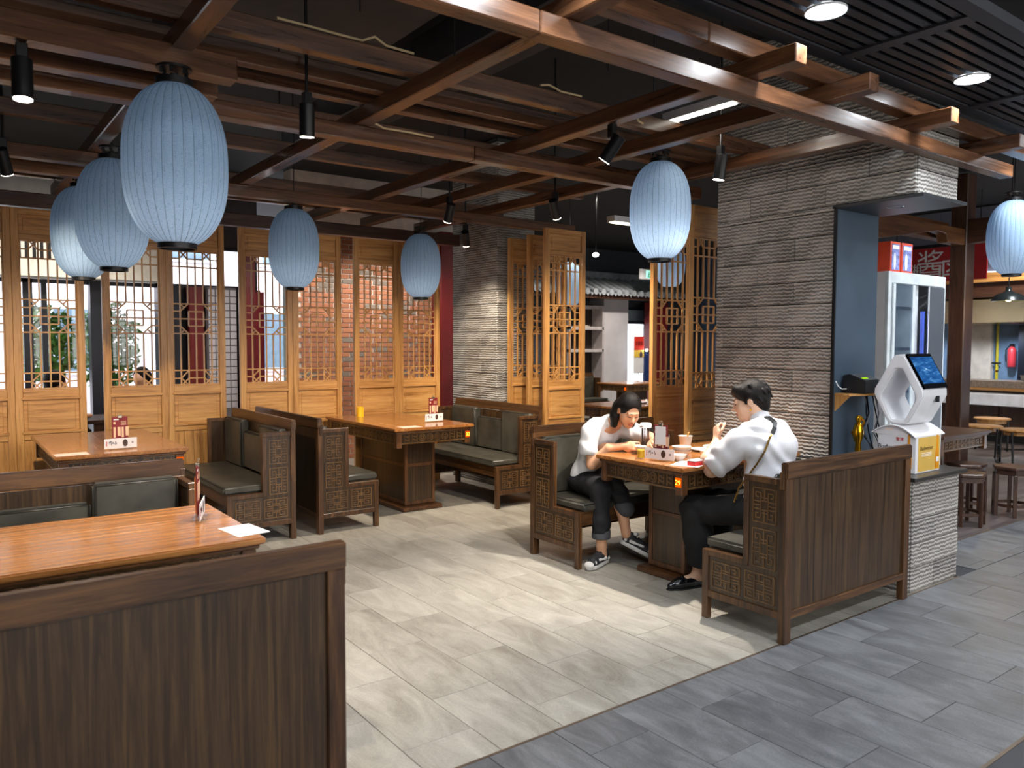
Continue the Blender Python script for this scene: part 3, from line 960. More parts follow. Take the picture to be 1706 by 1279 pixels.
def carve(mb, plane, e, u0, u1, z0, z1):
    """pierced apron carving: rings with square hearts and bracket scrolls"""
    w = 0.0075
    zc, r = (z0 + z1) / 2, (z1 - z0) / 2 - 0.004
    def seg(ua, za, ub, zb):
        if plane == 'x': mb.bar((e, ua, za), (e, ub, zb), w, w)
        else: mb.bar((ua, e, za), (ub, e, zb), w, w)
    n = max(5, int(round((u1 - u0) / (2.3 * r))))
    st = (u1 - u0) / n
    for i in range(n):
        c = u0 + (i + 0.5) * st
        m = min(i, n - 1 - i)
        if m <= 0 or (m == 1 and n > 6):
            for s in (-1, 1):
                seg(c + s * st * 0.3, z0 + .004, c + s * st * 0.3, z1 - .004)
                seg(c + s * st * 0.3, zc + s * r * .5, c - s * st * 0.1, zc + s * r * .5)
                seg(c + s * st * 0.3, zc - s * r * .3, c, zc - s * r * .3)
        else:
            ring(mb, plane, (c, zc), r * 0.95, w, e)
            if m % 2 == 0:
                q = r * 0.4
                seg(c - q, zc - q, c + q, zc - q); seg(c + q, zc - q, c + q, zc + q); seg(c + q, zc + q, c - q, zc + q); seg(c - q, zc + q, c - q, zc - q)
            else:
                ring(mb, plane, (c, zc), r * 0.5, w, e, 10)
                seg(c - r, zc, c + r, zc)


def make_table(label, L, Wd=0.78, H=0.80, number=None, corner=1, ped=0.32, inset=0.29, dark=False):
    """length along local x from 0, width along local y centred on 0; end x = 0 faces the aisle"""
    t = thing('dining_table', label, 'table', (0, 0, 0), 0, 'carved pedestal dining tables')
    h = Wd / 2
    MB().box(0, -h, H - 0.026, L, h, H).build('table_top', w_post('x') if dark else w_table('x'), t, bevel=0.006, seg=2)
    MB().box(0.018, -h + 0.018, H - 0.046, L - 0.018, h - 0.018, H - 0.026).build('moulding', w_tside('x'), t, bevel=0.006)
    z0, z1 = H - 0.145, H - 0.046
    bk = 0.055
    for x in (0.03, L - 0.03 - bk):
        for y in (-h + 0.03, h - 0.03 - bk):
            MB().box(x, y, H - 0.175, x + bk, y + bk, z1).build('corner_block', w_tside('z'), t, bevel=0.003)
    for x, s in ((0.045, 1), (L - 0.045, -1)):
        a = MB().box(x, -h + 0.085, z0, x + s * 0.02, h - 0.085, z1).build('apron', w_back('y'), t)
        fr = MB(); carve(fr, 'x', x - s * 0.003, -h + 0.10, h - 0.10, z0 + 0.014, z1 - 0.012)
        fr.box(x - s * 0.006, -h + 0.085, z0, x, h - 0.085, z0 + 0.012).box(x - s * 0.006, -h + 0.085, z1 - 0.010, x, h - 0.085, z1)
        tag(fr.build('carving', wood('rubbed_fret_wood', srgb(66, 44, 25), srgb(108, 78, 46), srgb(146, 110, 66), 'z', 0.36, 0.2), a), kind='stuff')
    for y, s in ((-h + 0.045, 1), (h - 0.045, -1)):
        a = MB().box(0.085, y, z0, L - 0.085, y + s * 0.02, z1).build('apron', w_back('x'), t)
        fr = MB(); carve(fr, 'y', y - s * 0.003, 0.10, L - 0.10, z0 + 0.014, z1 - 0.012)
        fr.box(0.085, y - s * 0.006, z0, L - 0.085, y, z0 + 0.012).box(0.085, y - s * 0.006, z1 - 0.010, L - 0.085, y, z1)
        tag(fr.build('carving', wood('rubbed_fret_wood', srgb(66, 44, 25), srgb(108, 78, 46), srgb(146, 110, 66), 'z', 0.36, 0.2), a), kind='stuff')
    p = ped / 2
    x0, x1 = inset, L - inset
    pd = MB().box(x0 + 0.008, -p + 0.008, 0.04, x1 - 0.008, p - 0.008, z1).build('pedestal', w_back('z'), t)
    fb = MB()
    for y in (-p, p - 0.03):
        fb.box(x0, y, 0.05, x0 + 0.03, y + 0.03, z0 + 0.05).box(x1 - 0.03, y, 0.05, x1, y + 0.03, z0 + 0.05)
    for za, zb in ((0.05, 0.085), (0.405, 0.435)):
        fb.box(x0 + 0.001, -p + 0.03, za, x0 + 0.03, p - 0.03, zb).box(x1 - 0.03, -p + 0.03, za, x1 - 0.001, p - 0.03, zb)
        for y in (-p + 0.001, p - 0.029):
            fb.box(x0 + 0.03, y, za, x1 - 0.03, y + 0.028, zb)
    fb.build('pedestal_frame', w_tside('z'), t, bevel=0.002)
    MB().box(x0 - 0.06, -p - 0.05, 0, x1 + 0.06, p + 0.05, 0.042).build('plinth', w_tside('x'), t, bevel=0.008)
    if number:
        y = (-1 if corner < 0 else 1) * (h - 0.03 - bk / 2)
        pl = MB().box(0.024, y - 0.024, H - 0.124, 0.031, y + 0.024, H - 0.066).build('number_plate', m_glow('amber_plate', srgb(216, 84, 4), 0.9), t, bevel=0.002)
        text(number, 0.045, m_glow('amber_digits', srgb(255, 214, 70), 1.8), pl, (0.0235, y, H - 0.096), (PI / 2, 0, -PI / 2), 'number')
    return t


t29 = make_table('carved table 29 laden with bowls between the two diners', 1.22, 0.77, number='29', corner=-1)
t29.location = (3.60, 3.505, 0)
t0 = make_table('near table with a glossy orange brown top, left foreground', 1.7, 0.79)
t0.location = (1.02, 3.355, 0); t0.rotation_euler = (0, 0, PI)
t31 = make_table('carved table 31 in front of the left screens', 1.5, 0.84, number='31', corner=-1)
t31.location = (1.045, 5.84, 0); t31.rotation_euler = (0, 0, PI / 2)
t32 = make_table('carved table 32 with a yellow cup at its far end', 1.5, 0.83, number='32', corner=-1)
t32.location = (3.635, 6.03, 0); t32.rotation_euler = (0, 0, PI / 2)

# ================================================================== LANTERNS
def lantern_prof(n=26):
    R, hh = 0.206, 0.328
    pr = []
    for i in range(n + 1):
        s = -1 + 2 * i / n
        r = R * (1 - abs(s * 0.965) ** 2.5) ** (1 / 2.1)
        pr.append((max(r, 0.066), s * hh))
    return pr


_lsh = None


def make_lantern(label, loc, power, first=None, hang=0.05):
    global _lsh
    t = thing('paper_lantern' if False else 'fabric_lantern', label, 'lantern', loc, random.uniform(0, 0.3), 'blue ribbed fabric lanterns')
    if _lsh is None:
        G, S = 32, 5
        n = G * S
        vs, fs = [], []
        pr = lantern_prof()
        for (r, z) in pr:
            for k in range(n):
                u = (k % S) / S
                rr = r * (1 - 0.016 * abs(2 * u - 1) ** 6) if r > 0.07 else r
                a = 2 * PI * k / n
                vs.append((rr * math.cos(a), rr * math.sin(a), z))
        for i in range(len(pr) - 1):
            for k in range(n):
                fs.append((i * n + k, i * n + (k + 1) % n, (i + 1) * n + (k + 1) % n, (i + 1) * n + k))
        mb = MB(); mb.add(vs, fs)
        sh = mb.mesh('shade', m_lantern(), smooth=60)
        ribs = []
        for g in range(G):
            rb = MB(); a = 2 * PI * g / G
            rb.tube([(r * 0.984 * math.cos(a), r * 0.984 * math.sin(a), z) for r, z in pr], 0.0012, 4)
            ribs.append(rb)
        rm = MB()
        for rb in ribs: rm.add(rb.v, rb.f)
        rm = rm.mesh('rib_cage', plain('blue_grey_rib', srgb(78, 108, 136), 0.6))
        bot = MB().lathe([(0.068, -0.342), (0.078, -0.342), (0.078, -0.315), (0.066, -0.312), (0.062, -0.335)], 28).mesh('bottom_ring', BLACK, smooth=40)
        top = MB().lathe([(0.0, 0.345), (0.064, 0.345), (0.066, 0.312), (0.074, 0.312), (0.074, 0.352), (0.02, 0.356)], 28).mesh('top_cap', BLACK, smooth=40)
        br = MB().cyl((0, 0, 0.35), (0, 0, 0.375), 0.018, n=10)
        for k in range(6):
            a = 2 * PI * k / 6
            br.cyl((0.05 * math.cos(a), 0.05 * math.sin(a), 0.372), (0.05 * math.cos(a), 0.05 * math.sin(a), 0.392), 0.008, n=6)
        br.lathe([(0.0, 0.392), (0.07, 0.392), (0.07, 0.402), (0.0, 0.404)], 20)
        br = br.mesh('bracket', BLACK, smooth=40)
        bulb = MB().ball((0, 0, -0.20), 0.03, n=12, m=8).mesh('bulb', m_glow('lantern_bulb', (1.0, 0.93, 0.86), 10), smooth=80)
        _lsh = [('shade', sh), ('rib_cage', rm), ('bottom_ring', bot), ('top_cap', top), ('bracket', br), ('bulb', bulb)]
    for nm, me in _lsh:
        o = put(nm, me, t)
        if nm == 'rib_cage': o['kind'] = 'stuff'
    if hang > 0:
        MB().tube([(0, 0, 0.40), (0.012, 0, 0.40 + hang * 0.5), (0, 0, 0.40 + hang)], 0.004, 6).build('cord', IRON, t)
    point_light('lantern_lamp', (loc[0], loc[1], loc[2] - 0.19), power, (1.0, 0.93, 0.88), 0.03)
    return t


make_lantern('largest blue lantern, hanging nearest above the left foreground table', (0.84, 3.475, 2.283), 2.3, hang=0.0)
make_lantern('pale blue lantern half hidden behind the largest one', (0.91, 5.283, 2.326), 2.1, hang=0.03)
make_lantern('leftmost and farthest lantern of the left cluster', (0.91, 6.46, 2.345), 1.2, hang=0.02)
make_lantern('blue lantern hanging above the paired booth benches', (2.463, 6.369, 2.335), 1.9, hang=1.01)
make_lantern('blue lantern above table 32 in front of the brick wall', (4.10, 7.10, 2.345), 1.9, hang=1.0)
make_lantern('brightest lantern, glowing white blue above the two diners', (4.005, 3.70, 2.449), 9.5, hang=0.0)
make_lantern('distant lantern peeping out behind the brightest one', (8.34, 7.5, 2.66), 2, hang=0.69)
make_lantern('lantern cut off by the right edge beyond the dark post', (7.78, 2.97, 2.50), 2.2, hang=0.85)
make_lantern('distant lantern mostly hidden behind a carved screen', (7.6, 8.8, 2.42), 2, hang=0.93)

# ================================================================== TRACK SPOTS
def track_spot(label, loc, target, power, color=WARM, angle=100, blend=0.9, r=0.037, h=0.155, top=None):
    t = thing('track_spot', label, 'spotlight', loc, 0, 'black cylinder spotlights under the beams')
    d = (Vector(target) - Vector(loc)).normalized()
    q = d.to_track_quat('-Z', 'Y').to_euler()
    b = MB().cyl((0, 0, -h / 2), (0, 0, h / 2), r, n=22).build('body', BLACK, t, bevel=0.003, smooth=40)
    b.rotation_euler = q
    l = MB().cyl((0, 0, -h / 2 - 0.002), (0, 0, -h / 2 + 0.001), r * 0.9, n=22).build('lens', m_glow('warm_lens', (1.0, 0.9, 0.76), 22), t)
    l.rotation_euler = q
    MB().box(-0.02, -0.02, h / 2 - 0.02, 0.02, 0.02, h / 2 + 0.055).build('stem', BLACK, t, bevel=0.003)
    if top: MB().cyl((0, 0, h / 2), (0, 0, top - loc[2]), 0.008, n=8).build('rod', BLACK, t)
    p = Vector(loc) + d * (h / 2 + 0.01)
    spot_light('spot_lamp', p, target, power, color, angle, blend, 0.03)
    return t


track_spot('black spotlight at the left edge beside the largest lantern', (0.31, 3.55, 2.553), (0.3, 3.4, 0.8), 90)
track_spot('lit spotlight right of the largest lantern', (1.50, 3.69, 2.63), (1.6, 4.0, 0.0), 125, NEUT, top=3.35)
track_spot('spotlight at the far left behind the lantern cluster', (0.37, 5.45, 2.60), (0.9, 6.6, 0.8), 150, top=3.75)
track_spot('small spotlight in the middle bay above table 32', (3.45, 5.50, 2.62), (3.6, 6.6, 0.8), 170, top=3.75)
track_spot('small spotlight just left of the brightest lantern', (3.95, 4.75, 2.60), (4.9, 5.3, 1.2), 190, top=3.75)
track_spot('spotlight under a joist in the middle of the ceiling', (3.09, 3.22, 2.64), (2.3, 5.1, 0), 145, NEUT)
track_spot('upright spotlight beside the stone pillar above the diners', (4.02, 3.21, 2.66), (3.98, 3.5, 0.8), 240, NEUT, 76, 0.8, top=3.75)
track_spot('tilted spotlight in front of the dark stone pillar', (4.17, 6.36, 2.56), (4.95, 7.3, 1.3), 90, WARM, 64, 0.8, top=3.75)
# ================================================================== REAR ROOM BEYOND THE PILLARS
S = 13 / 10.2
GREYW = plain('pale_plaster', srgb(196, 192, 196), 0.8, 0, 0.08, 3)
struct('wall_light_stop', MB().box(6.2, 9.95, 0, 6.3, 13.8, 3.75), WALLM)  # unseen wall, added to stop daylight leaking in behind the bricks
rw = struct('wall_far', MB().box(6.3, 13.5, 2.4, 16.3, 13.7, 3.75).box(6.3, 13.5, 0, 11.35, 13.7, 2.4).box(14.7, 13.5, 0, 16.3, 13.7, 2.4), plain('dark_slate_wall', srgb(56, 60, 66), 0.8))
ev = thing('tiled_eave', 'grey clay tile eave along the far wall', 'eave')
TILE = plain('grey_clay_tile', srgb(150, 156, 162), 0.6, 0, 0.25, 8)
_tub = MB()
n = 8
_pr = [(0.075 * math.cos(PI * k / n), 0.075 * math.sin(PI * k / n)) for k in range(n + 1)]
_y0, _z0, _y1, _z1 = 12.55, 2.66, 13.4, 3.05
for k in range(n):
    (a, b), (c, d) = _pr[k], _pr[k + 1]
    _tub.add([(a, _y0, _z0 + b), (c, _y0, _z0 + d), (c, _y1, _z1 + d), (a, _y1, _z1 + b)], [(0, 1, 2, 3)])
_tub.add([(a, _y0, _z0 + b) for a, b in _pr], [tuple(range(n + 1))])
_tub.cyl((0, _y0 - 0.012, _z0 + 0.02), (0, _y0, _z0 + 0.02), 0.07, n=14)
_tub.add([(0.07, _y0 - 0.005, _z0 + 0.0), (0.13, _y0 - 0.005, _z0 - 0.07), (0.19, _y0 - 0.005, _z0)], [(0, 1, 2)])
_tme = _tub.mesh('roof_tile', TILE, smooth=50)
for i in range(30):
    put('roof_tile', _tme, ev, (7.6 + i * 0.235, 0, 0))
MB().prism([(_y0, _z0 - 0.03), (_y0, _z0), (_y1, _z1), (_y1, _z1 - 0.03)], 'x', 7.4, 14.7).build('tile_bed', plain('dark_tile_bed', srgb(72, 76, 80), 0.8), ev)
MB().box(7.4, 12.6, 2.54, 14.7, 12.72, 2.64).build('fascia', w_post('x'), ev)
MB().box(7.4, 13.3, 3.03, 14.7, 13.48, 3.2).build('ridge', TILE, ev, bevel=0.01)

# wall shelf with dark niches
sh = thing('wall_shelf', 'open wall shelf with dark niches beside the pale column', 'shelf')
MB().box(11.2, 13.3, 0, 12.22, 13.49, 2.45).build('back', plain('dark_niche', srgb(40, 26, 22), 0.7), sh)
for z in (1.36, 1.86, 2.33):
    MB().box(11.2, 12.95, z, 12.22, 13.3, z + 0.065).build('board', plain('pale_board', srgb(188, 180, 180), 0.6), sh)
for x in (11.2, 12.18):
    MB().box(x, 12.95, 0, x + 0.04, 13.3, 2.33).build('side', plain('pale_board', srgb(188, 180, 180), 0.6), sh)
tag(MB().box(11.55, 13.0, 1.925, 11.85, 13.25, 1.945).box(11.6, 13.02, 1.945, 11.8, 13.22, 1.96).ball((11.66, 13.12, 2.0), 0.06, 0.05, 0.045).build('folded_cloth', plain('beige_cloth', srgb(186, 174, 160), 0.9)), 'folded pale cloths on the middle board of the wall shelf', 'cloth')
pc = thing('plaster_column', 'broad pale plaster column under the tiled eave', 'column')
MB().box(12.23, 12.95, 0, 13.0, 13.45, 2.6).build('shaft', GREYW, pc, bevel=0.01)
MB().box(12.2, 12.9, 0, 13.03, 13.48, 0.12).build('base', plain('grey_base', srgb(140, 138, 140), 0.7), pc)
w5 = window('window_5', 13.0, 14.7, 0.0, 2.42, 13.45, bars=(14.08, 14.2), fw=0.06)
MB().box(13.0, 13.4, 2.02, 14.1, 13.5, 2.1).build('transom', FRAME, w5)
struct('wall_frost', MB().box(13.0, 13.56, 2.1, 14.7, 13.6, 2.42), plain('frosted_band', srgb(176, 196, 196), 0.7))
struct('ground_court', MB().box(10, 13.9, -0.15, 18, 20, -0.05), plain('court_paving', srgb(120, 124, 112), 0.9))
leaf_tree('court_shrub', 'dark green shrub outside the far window', (13.7, 15.2, -0.1), 1.1, 1.2, 1.1, 1500, 9)
rc = thing('red_column', 'dark red painted column at the right end of the tiled eave', 'column')
MB().box(13.67, 12.75, 0, 14.12, 13.1, 2.53).build('shaft', REDPAINT, rc, bevel=0.01)
MB().box(13.64, 12.72, 0, 14.15, 13.13, 0.15).build('base', plain('grey_base', srgb(140, 138, 140), 0.7), rc)
rc = thing('red_column', 'dark red column left of the dark stone pillar', 'column')
MB().box(5.72, 9.35, 0, 6.1, 9.6, 3.1).build('shaft', REDPAINT, rc, bevel=0.01)
MB().box(5.7, 9.32, 0, 6.12, 9.62, 0.15).build('base', plain('grey_base', srgb(140, 138, 140), 0.7), rc)

# roll-up poster and navy board
po = thing('poster_stand', 'tall red, yellow and white poster stand by the far window', 'poster')
MB().box(12.92, 12.68, 0.86, 13.23, 12.70, 1.72).build('sheet', PAPER, po)
MB().box(12.92, 12.672, 1.40, 13.23, 12.679, 1.72).build('red_field', plain('poster_red', srgb(226, 54, 40), 0.6), po)
MB().box(12.92, 12.672, 1.24, 13.23, 12.679, 1.40).build('yellow_field', plain('poster_yellow', srgb(240, 200, 70), 0.6), po)
MB().ball((13.14, 12.672, 1.30), 0.05, 0.006, 0.07).build('dark_shape', plain('poster_plum', srgb(50, 36, 60), 0.6), po)
for i in range(3):
    MB().box(12.97 + i * 0.075, 12.666, 1.51, 13.02 + i * 0.075, 12.671, 1.60).build('character', plain('poster_dark_red', srgb(130, 20, 18), 0.6), po)
MB().cyl((13.07, 12.69, 0), (13.07, 12.69, 0.86), 0.012, n=8).box(12.97, 12.6, 0, 13.17, 12.8, 0.02).build('stand', IRON, po)
nb = thing('notice_board', 'navy board with a light bulb rail beside the poster stand', 'board')
MB().box(13.25, 12.66, 0.6, 13.6, 12.69, 1.36).build('board', plain('navy_board', srgb(34, 52, 104), 0.5), nb)
MB().box(13.23, 12.65, 1.36, 13.61, 12.70, 1.385).build('rail', BLACK, nb)
MB().ball((13.27, 12.62, 1.40), 0.028).build('lamp', m_glow('warm_lens', (1.0, 0.9, 0.76), 22), nb)
MB().box(13.27, 12.66, 0, 13.3, 12.69, 0.6).box(13.55, 12.66, 0, 13.58, 12.69, 0.6).build('legs', BLACK, nb)
ex = thing('exit_sign', 'green lit exit sign above the tiled eave', 'sign')
MB().box(12.6, 12.2, 2.98, 12.98, 12.24, 3.2).build('case', WHITE, ex)
MB().box(12.78, 12.195, 3.01, 12.96, 12.2, 3.17).build('green_face', m_glow('exit_green', srgb(150, 240, 200), 1.2), ex)
MB().ball((12.87, 12.193, 3.135), 0.018, 0.002, 0.018).box(12.85, 12.191, 3.06, 12.885, 12.195, 3.115).box(12.83, 12.191, 3.02, 12.86, 12.195, 3.065).box(12.875, 12.191, 3.02, 12.92, 12.195, 3.05).build('running_figure', plain('exit_dark_green', srgb(20, 120, 70), 0.5), ex)
MB().cyl((12.79, 12.22, 3.2), (12.79, 12.22, 3.75), 0.006, n=6).build('rod', IRON, ex)

# rear dining tables and benches
rt = make_table('small carved table in the rear room behind the nearest carved screen', 1.1, 0.8, number='15', corner=-1)
rt.location = (10.35, 10.75, 0)
for o in kids_of(rt):
    for g in kids_of(o):
        if g.name.startswith('number'): bpy.data.objects.remove(g)
rt2 = copy_tree(t0, (8.15, 6.95, 0), PI, 'carved table of the rear room seen above the young woman')
copy_tree(b_r, (11.0, 12.0, 0), PI, 'dark bench far back in front of the pale column')
copy_tree(b_long, (12.9, 9.6, 0), PI / 2, 'dark bench far back beside the small rear table')
copy_tree(b_r, (7.0, 5.95, 0), 0, 'bench of the rear room behind the carved screens on the right')
pt = MB().lathe([(0.0, 0), (0.11, 0), (0.13, 0.015), (0.0, 0.012)], 24).build('tray', plain('steel_tray', srgb(178, 180, 184), 0.3, 0.6), None, loc=(7.15, 6.95, 0.801))
tag(pt, 'round pale tray on the rear room table', 'tray')


def glass_of_juice(label, loc, h=0.12, r=0.032, col=srgb(250, 190, 30)):
    t = thing('juice_glass', label, 'glass', loc, 0, 'glasses of yellow juice')
    MB().lathe([(0, 0.002), (r * 0.8, 0.0), (r, h), (r * 0.93, h), (r * 0.76, 0.008), (0, 0.008)], 20).build('glass', m_glass(), t, smooth=40)
    MB().lathe([(0, 0.009), (r * 0.74, 0.009), (r * 0.86, h * 0.72), (0, h * 0.72)], 20).build('juice', plain('yellow_juice', col, 0.2), t, smooth=40)
    return t


glass_of_juice('glass of yellow juice on the rear room table', (7.45, 6.70, 0.80), 0.15, 0.045)
tag(MB().lathe([(0, 0), (0.05, 0), (0.05, 0.2), (0.045, 0.22), (0, 0.22)], 16).build('white_canister', WHITE, None, loc=(7.55, 6.65, 0.80)), 'white canister beside the juice on the rear table', 'canister')

# white appliance edge beyond the brick wall
wa = thing('white_cabinet', 'white rounded cabinet peeping out left of the dark pillar', 'cabinet')
MB().box(6.1, 9.0, 0.0, 6.5, 9.3, 0.98).build('lower_body', WHITE, wa, bevel=0.03, seg=3, smooth=50)
MB().box(6.08, 9.0, 1.0, 6.5, 9.3, 1.42).build('upper_body', WHITE, wa, bevel=0.05, seg=3, smooth=50)

# rear ceiling lamps (the round lamp in view, plus added spots without fixtures)
rl = thing('ceiling_lamp', 'small round ceiling lamp above the tiled eave', 'lamp', (7.56, 8.19, 2.8))
MB().ball((0, 0, 0), 0.045, 0.045, 0.03).build('lens', m_glow('warm_lens', (1.0, 0.9, 0.76), 22), rl)
MB().cyl((0, 0, 0.02), (0, 0, 0.95), 0.01, n=8).build('rod', IRON, rl)
for x, y, p in ((7.6, 8.2, 90), (9.6, 9.0, 110), (12.0, 11.3, 130), (9.0, 11.6, 110), (13.2, 8.5, 80)):
    spot_light('rear_light', (x, y, 3.6), (x, y, 0), p * 1.5, NEUT, 150, 0.8, 0.08)  # first serves the round lamp, the rest are added without fixtures
spot_light('rear_light', (1.0, 9.6, 3.4), (1.0, 10.6, 2.5), 70, NEUT, 120, 0.8, 0.08)  # added spot without a fixture, brightens the white bulkhead
for _z in (2.05, 1.78, 1.45, 1.1): point_light('refrigerator_lamp', (6.1, 3.24, _z), 0.7, (0.9, 0.95, 1.0), 0.02)  # added lights without fixtures, brighten the refrigerator inside
for x, y, p in ((1.2, 9.3, 70), (-1.0, 9.3, 60), (4.9, 8.7, 95), (3.6, 9.2, 45)):
    spot_light('rear_light', (x, y, 2.9), (x, y + 0.5, 0.9), p, NEUT, 140, 0.8, 0.08)  # added spots without fixtures, brighten the space behind the screens

# diners beyond the screens: table, chairs
rb = thing('rear_table', 'dark table beyond the screens with a green cup', 'table', (1.85, 9.35, 0))
MB().box(-0.6, -0.35, 0.71, 0.6, 0.35, 0.75).build('table_top', w_post('x'), rb, bevel=0.005)
for sx in (-0.52, 0.46):
    for sy in (-0.3, 0.24):
        MB().box(sx, sy, 0, sx + 0.06, sy + 0.06, 0.71).build('leg', w_post('z'), rb)
MB().box(-0.5, -0.27, 0.62, 0.5, 0.27, 0.70).build('apron', w_post('x'), rb)
tag(MB().lathe([(0, 0), (0.032, 0), (0.038, 0.08), (0.034, 0.08), (0.03, 0.006), (0, 0.006)], 18).build('green_cup', plain('green_glaze', srgb(40, 130, 90), 0.3), None, loc=(1.50, 9.16, 0.75), smooth=40), 'green cup on the table beyond the screens', 'cup')
wt = thing('white_cart', 'white cart in the gap between the left screens', 'cart', (1.38, 8.6, 0))
MB().box(-0.14, -0.2, 0.08, 0.14, 0.2, 0.6).build('body', WHITE, wt, bevel=0.03, seg=2, smooth=50)
MB().box(-0.15, -0.21, 0.6, 0.15, 0.21, 0.63).build('top', BLACK, wt)
for a in (-0.1, 0.1):
    for b in (-0.15, 0.15):
        MB().cyl((a - 0.01, b, 0.04), (a + 0.01, b, 0.04), 0.04, n=12).build('wheel', BLACK, wt)

# ================================================================== RIGHT HAND SIDE
# glass fronted refrigerator
FX0, FX1, FY, FH = 6.0, 6.94, 3.15, 2.12
fg = thing('refrigerator', 'white glass fronted refrigerator behind the kiosk', 'refrigerator')
MB().box(FX0, FY + 0.55, 0.1, FX1, FY + 0.6, FH).box(FX0, FY + 0.03, 0.1, FX0 + 0.03, FY + 0.55, FH).box(FX1 - 0.03, FY + 0.03, 0.1, FX1, FY + 0.55, FH).box(FX0 + 0.03, FY + 0.03, FH - 0.04, FX1 - 0.03, FY + 0.55, FH).box(FX0 + 0.03, FY + 0.03, 0.1, FX1 - 0.03, FY + 0.55, 0.16).build('body', WHITE, fg)
MB().box(FX0, FY, 0.1, FX0 + 0.05, FY + 0.03, FH).box(FX1 - 0.05, FY, 0.1, FX1, FY + 0.03, FH).box(FX0 + 0.05, FY, FH - 0.09, FX1 - 0.05, FY + 0.03, FH).box(FX0 + 0.05, FY, 0.1, FX1 - 0.05, FY + 0.03, 0.2).build('front_frame', plain('pale_enamel', srgb(214, 222, 226), 0.3), fg, bevel=0.004)
MB().box(FX0 + 0.035, FY + 0.5, 0.17, FX1 - 0.035, FY + 0.54, FH - 0.05).build('inner_back', plain('grey_interior', srgb(112, 118, 128), 0.5), fg)
for z in (0.75, 1.15, 1.5, 1.83):
    MB().box(FX0 + 0.035, FY + 0.06, z, FX0 + 0.52, FY + 0.5, z + 0.025).build('shelf', STEEL, fg)
MB().box(FX0 + 0.52, FY + 0.05, 0.17, FX0 + 0.57, FY + 0.5, FH - 0.05).build('divider', plain('pale_enamel', srgb(214, 222, 226), 0.3), fg)
dr = MB().box(FX0 + 0.055, FY - 0.012, 0.2, FX0 + 0.09, FY, FH - 0.095).box(FX0 + 0.36, FY - 0.012, 0.2, FX0 + 0.40, FY, FH - 0.095).build('door', plain('pale_enamel', srgb(214, 222, 226), 0.3), fg)
MB().box(FX0 + 0.09, FY - 0.006, 0.2, FX0 + 0.36, FY - 0.001, FH - 0.095).build('pane', m_glass('tinted_pane', (0.72, 0.78, 0.84), 0.05, 0.12), dr)
MB().tube([(FX0 + 0.385, FY - 0.012, 1.42), (FX0 + 0.385, FY - 0.05, 1.40), (FX0 + 0.385, FY - 0.05, 1.27), (FX0 + 0.385, FY - 0.012, 1.25)], 0.007, 6).build('handle', STEEL, dr)
d2 = MB().box(FX0 + 0.63, FY - 0.014, 0.2, FX1 - 0.045, FY, FH - 0.095).build('door', STEEL, fg, bevel=0.003)
MB().tube([(FX0 + 0.66, FY - 0.014, 1.42), (FX0 + 0.66, FY - 0.05, 1.40), (FX0 + 0.66, FY - 0.05, 1.27), (FX0 + 0.66, FY - 0.014, 1.25)], 0.007, 6).build('handle', STEEL, d2)
MB().box(FX0 + 0.575, FY + 0.01, 0.25, FX0 + 0.61, FY + 0.03, FH - 0.3).build('blue_price_strip', plain('blue_print', srgb(70, 96, 200), 0.4), fg)
MB().box(FX0 - 0.004, FY + 0.33, 1.62, FX0, FY + 0.5, 1.76).build('blue_mark', plain('blue_print', srgb(20, 80, 190), 0.4), fg)
text('S', 0.15, plain('blue_print2', srgb(20, 70, 170), 0.4), fg, (FX0 - 0.002, FY + 0.12, 1.86), (PI / 2, 0, -PI / 2), 'letter')
text('S', 0.15, plain('blue_print2', srgb(20, 70, 170), 0.4), fg, (FX0 - 0.002, FY + 0.12, 1.27), (PI / 2, 0, -PI / 2), 'letter')
for x, z in ((0.12, 1.525), (0.2, 1.525)):
    pass
for k, (x, y, z) in enumerate(((0.13, 0.2, 1.21), (0.19, 0.18, 1.21), (0.16, 0.24, 1.30), (0.24, 0.22, 1.21), (0.44, 0.2, 1.21), (0.47, 0.28, 1.21))):
    tag(MB().ball((FX0 + x, FY + y, z), 0.034, 0.05, 0.036).build('bread_roll', plain('pale_bread', srgb(226, 214, 170), 0.8)),
        ['pale roll at the left front of the refrigerator shelf', 'pale roll second from left in the refrigerator', 'pale roll lying on top of the others in the refrigerator',
         'third pale roll in the refrigerator front row', 'roll near the divider inside the refrigerator', 'roll at the back by the refrigerator divider'][k], 'bread', 'rolls in the refrigerator')
tag(MB().cyl((FX0 + 0.1, FY + 0.2, 1.565), (FX0 + 0.36, FY + 0.2, 1.565), 0.038, n=14).build('white_roll', PAPER, bevel=0.004), 'white paper roll on the upper refrigerator shelf', 'roll')
for k, (x0, x1) in enumerate(((6.30, 6.46), (6.48, 6.66))):
    cb = thing('gift_carton', ['red printed carton on the refrigerator, the left of two', 'red printed carton on the refrigerator, the right of two'][k], 'carton', (x0, 3.3, FH), 0, 'cartons on the refrigerator')
    w = x1 - x0
    MB().box(0, 0, 0, w, 0.14, 0.27).build('box', plain('carton_red', srgb(206, 70, 40), 0.5), cb, bevel=0.003)
    MB().box(0.02, -0.002, 0.04, w - 0.02, 0.0, 0.25).build('picture', plain('carton_picture', srgb(120, 132, 190), 0.5, 0, 0.6, 30), cb)
    MB().box(0.03, -0.0035, 0.21, w - 0.03, -0.002, 0.24).build('title', PAPER, cb)
    MB().ball((w * 0.4, -0.003, 0.11), w * 0.13, 0.002, 0.07).build('figure_print', plain('carton_white', srgb(225, 228, 236), 0.5), cb)

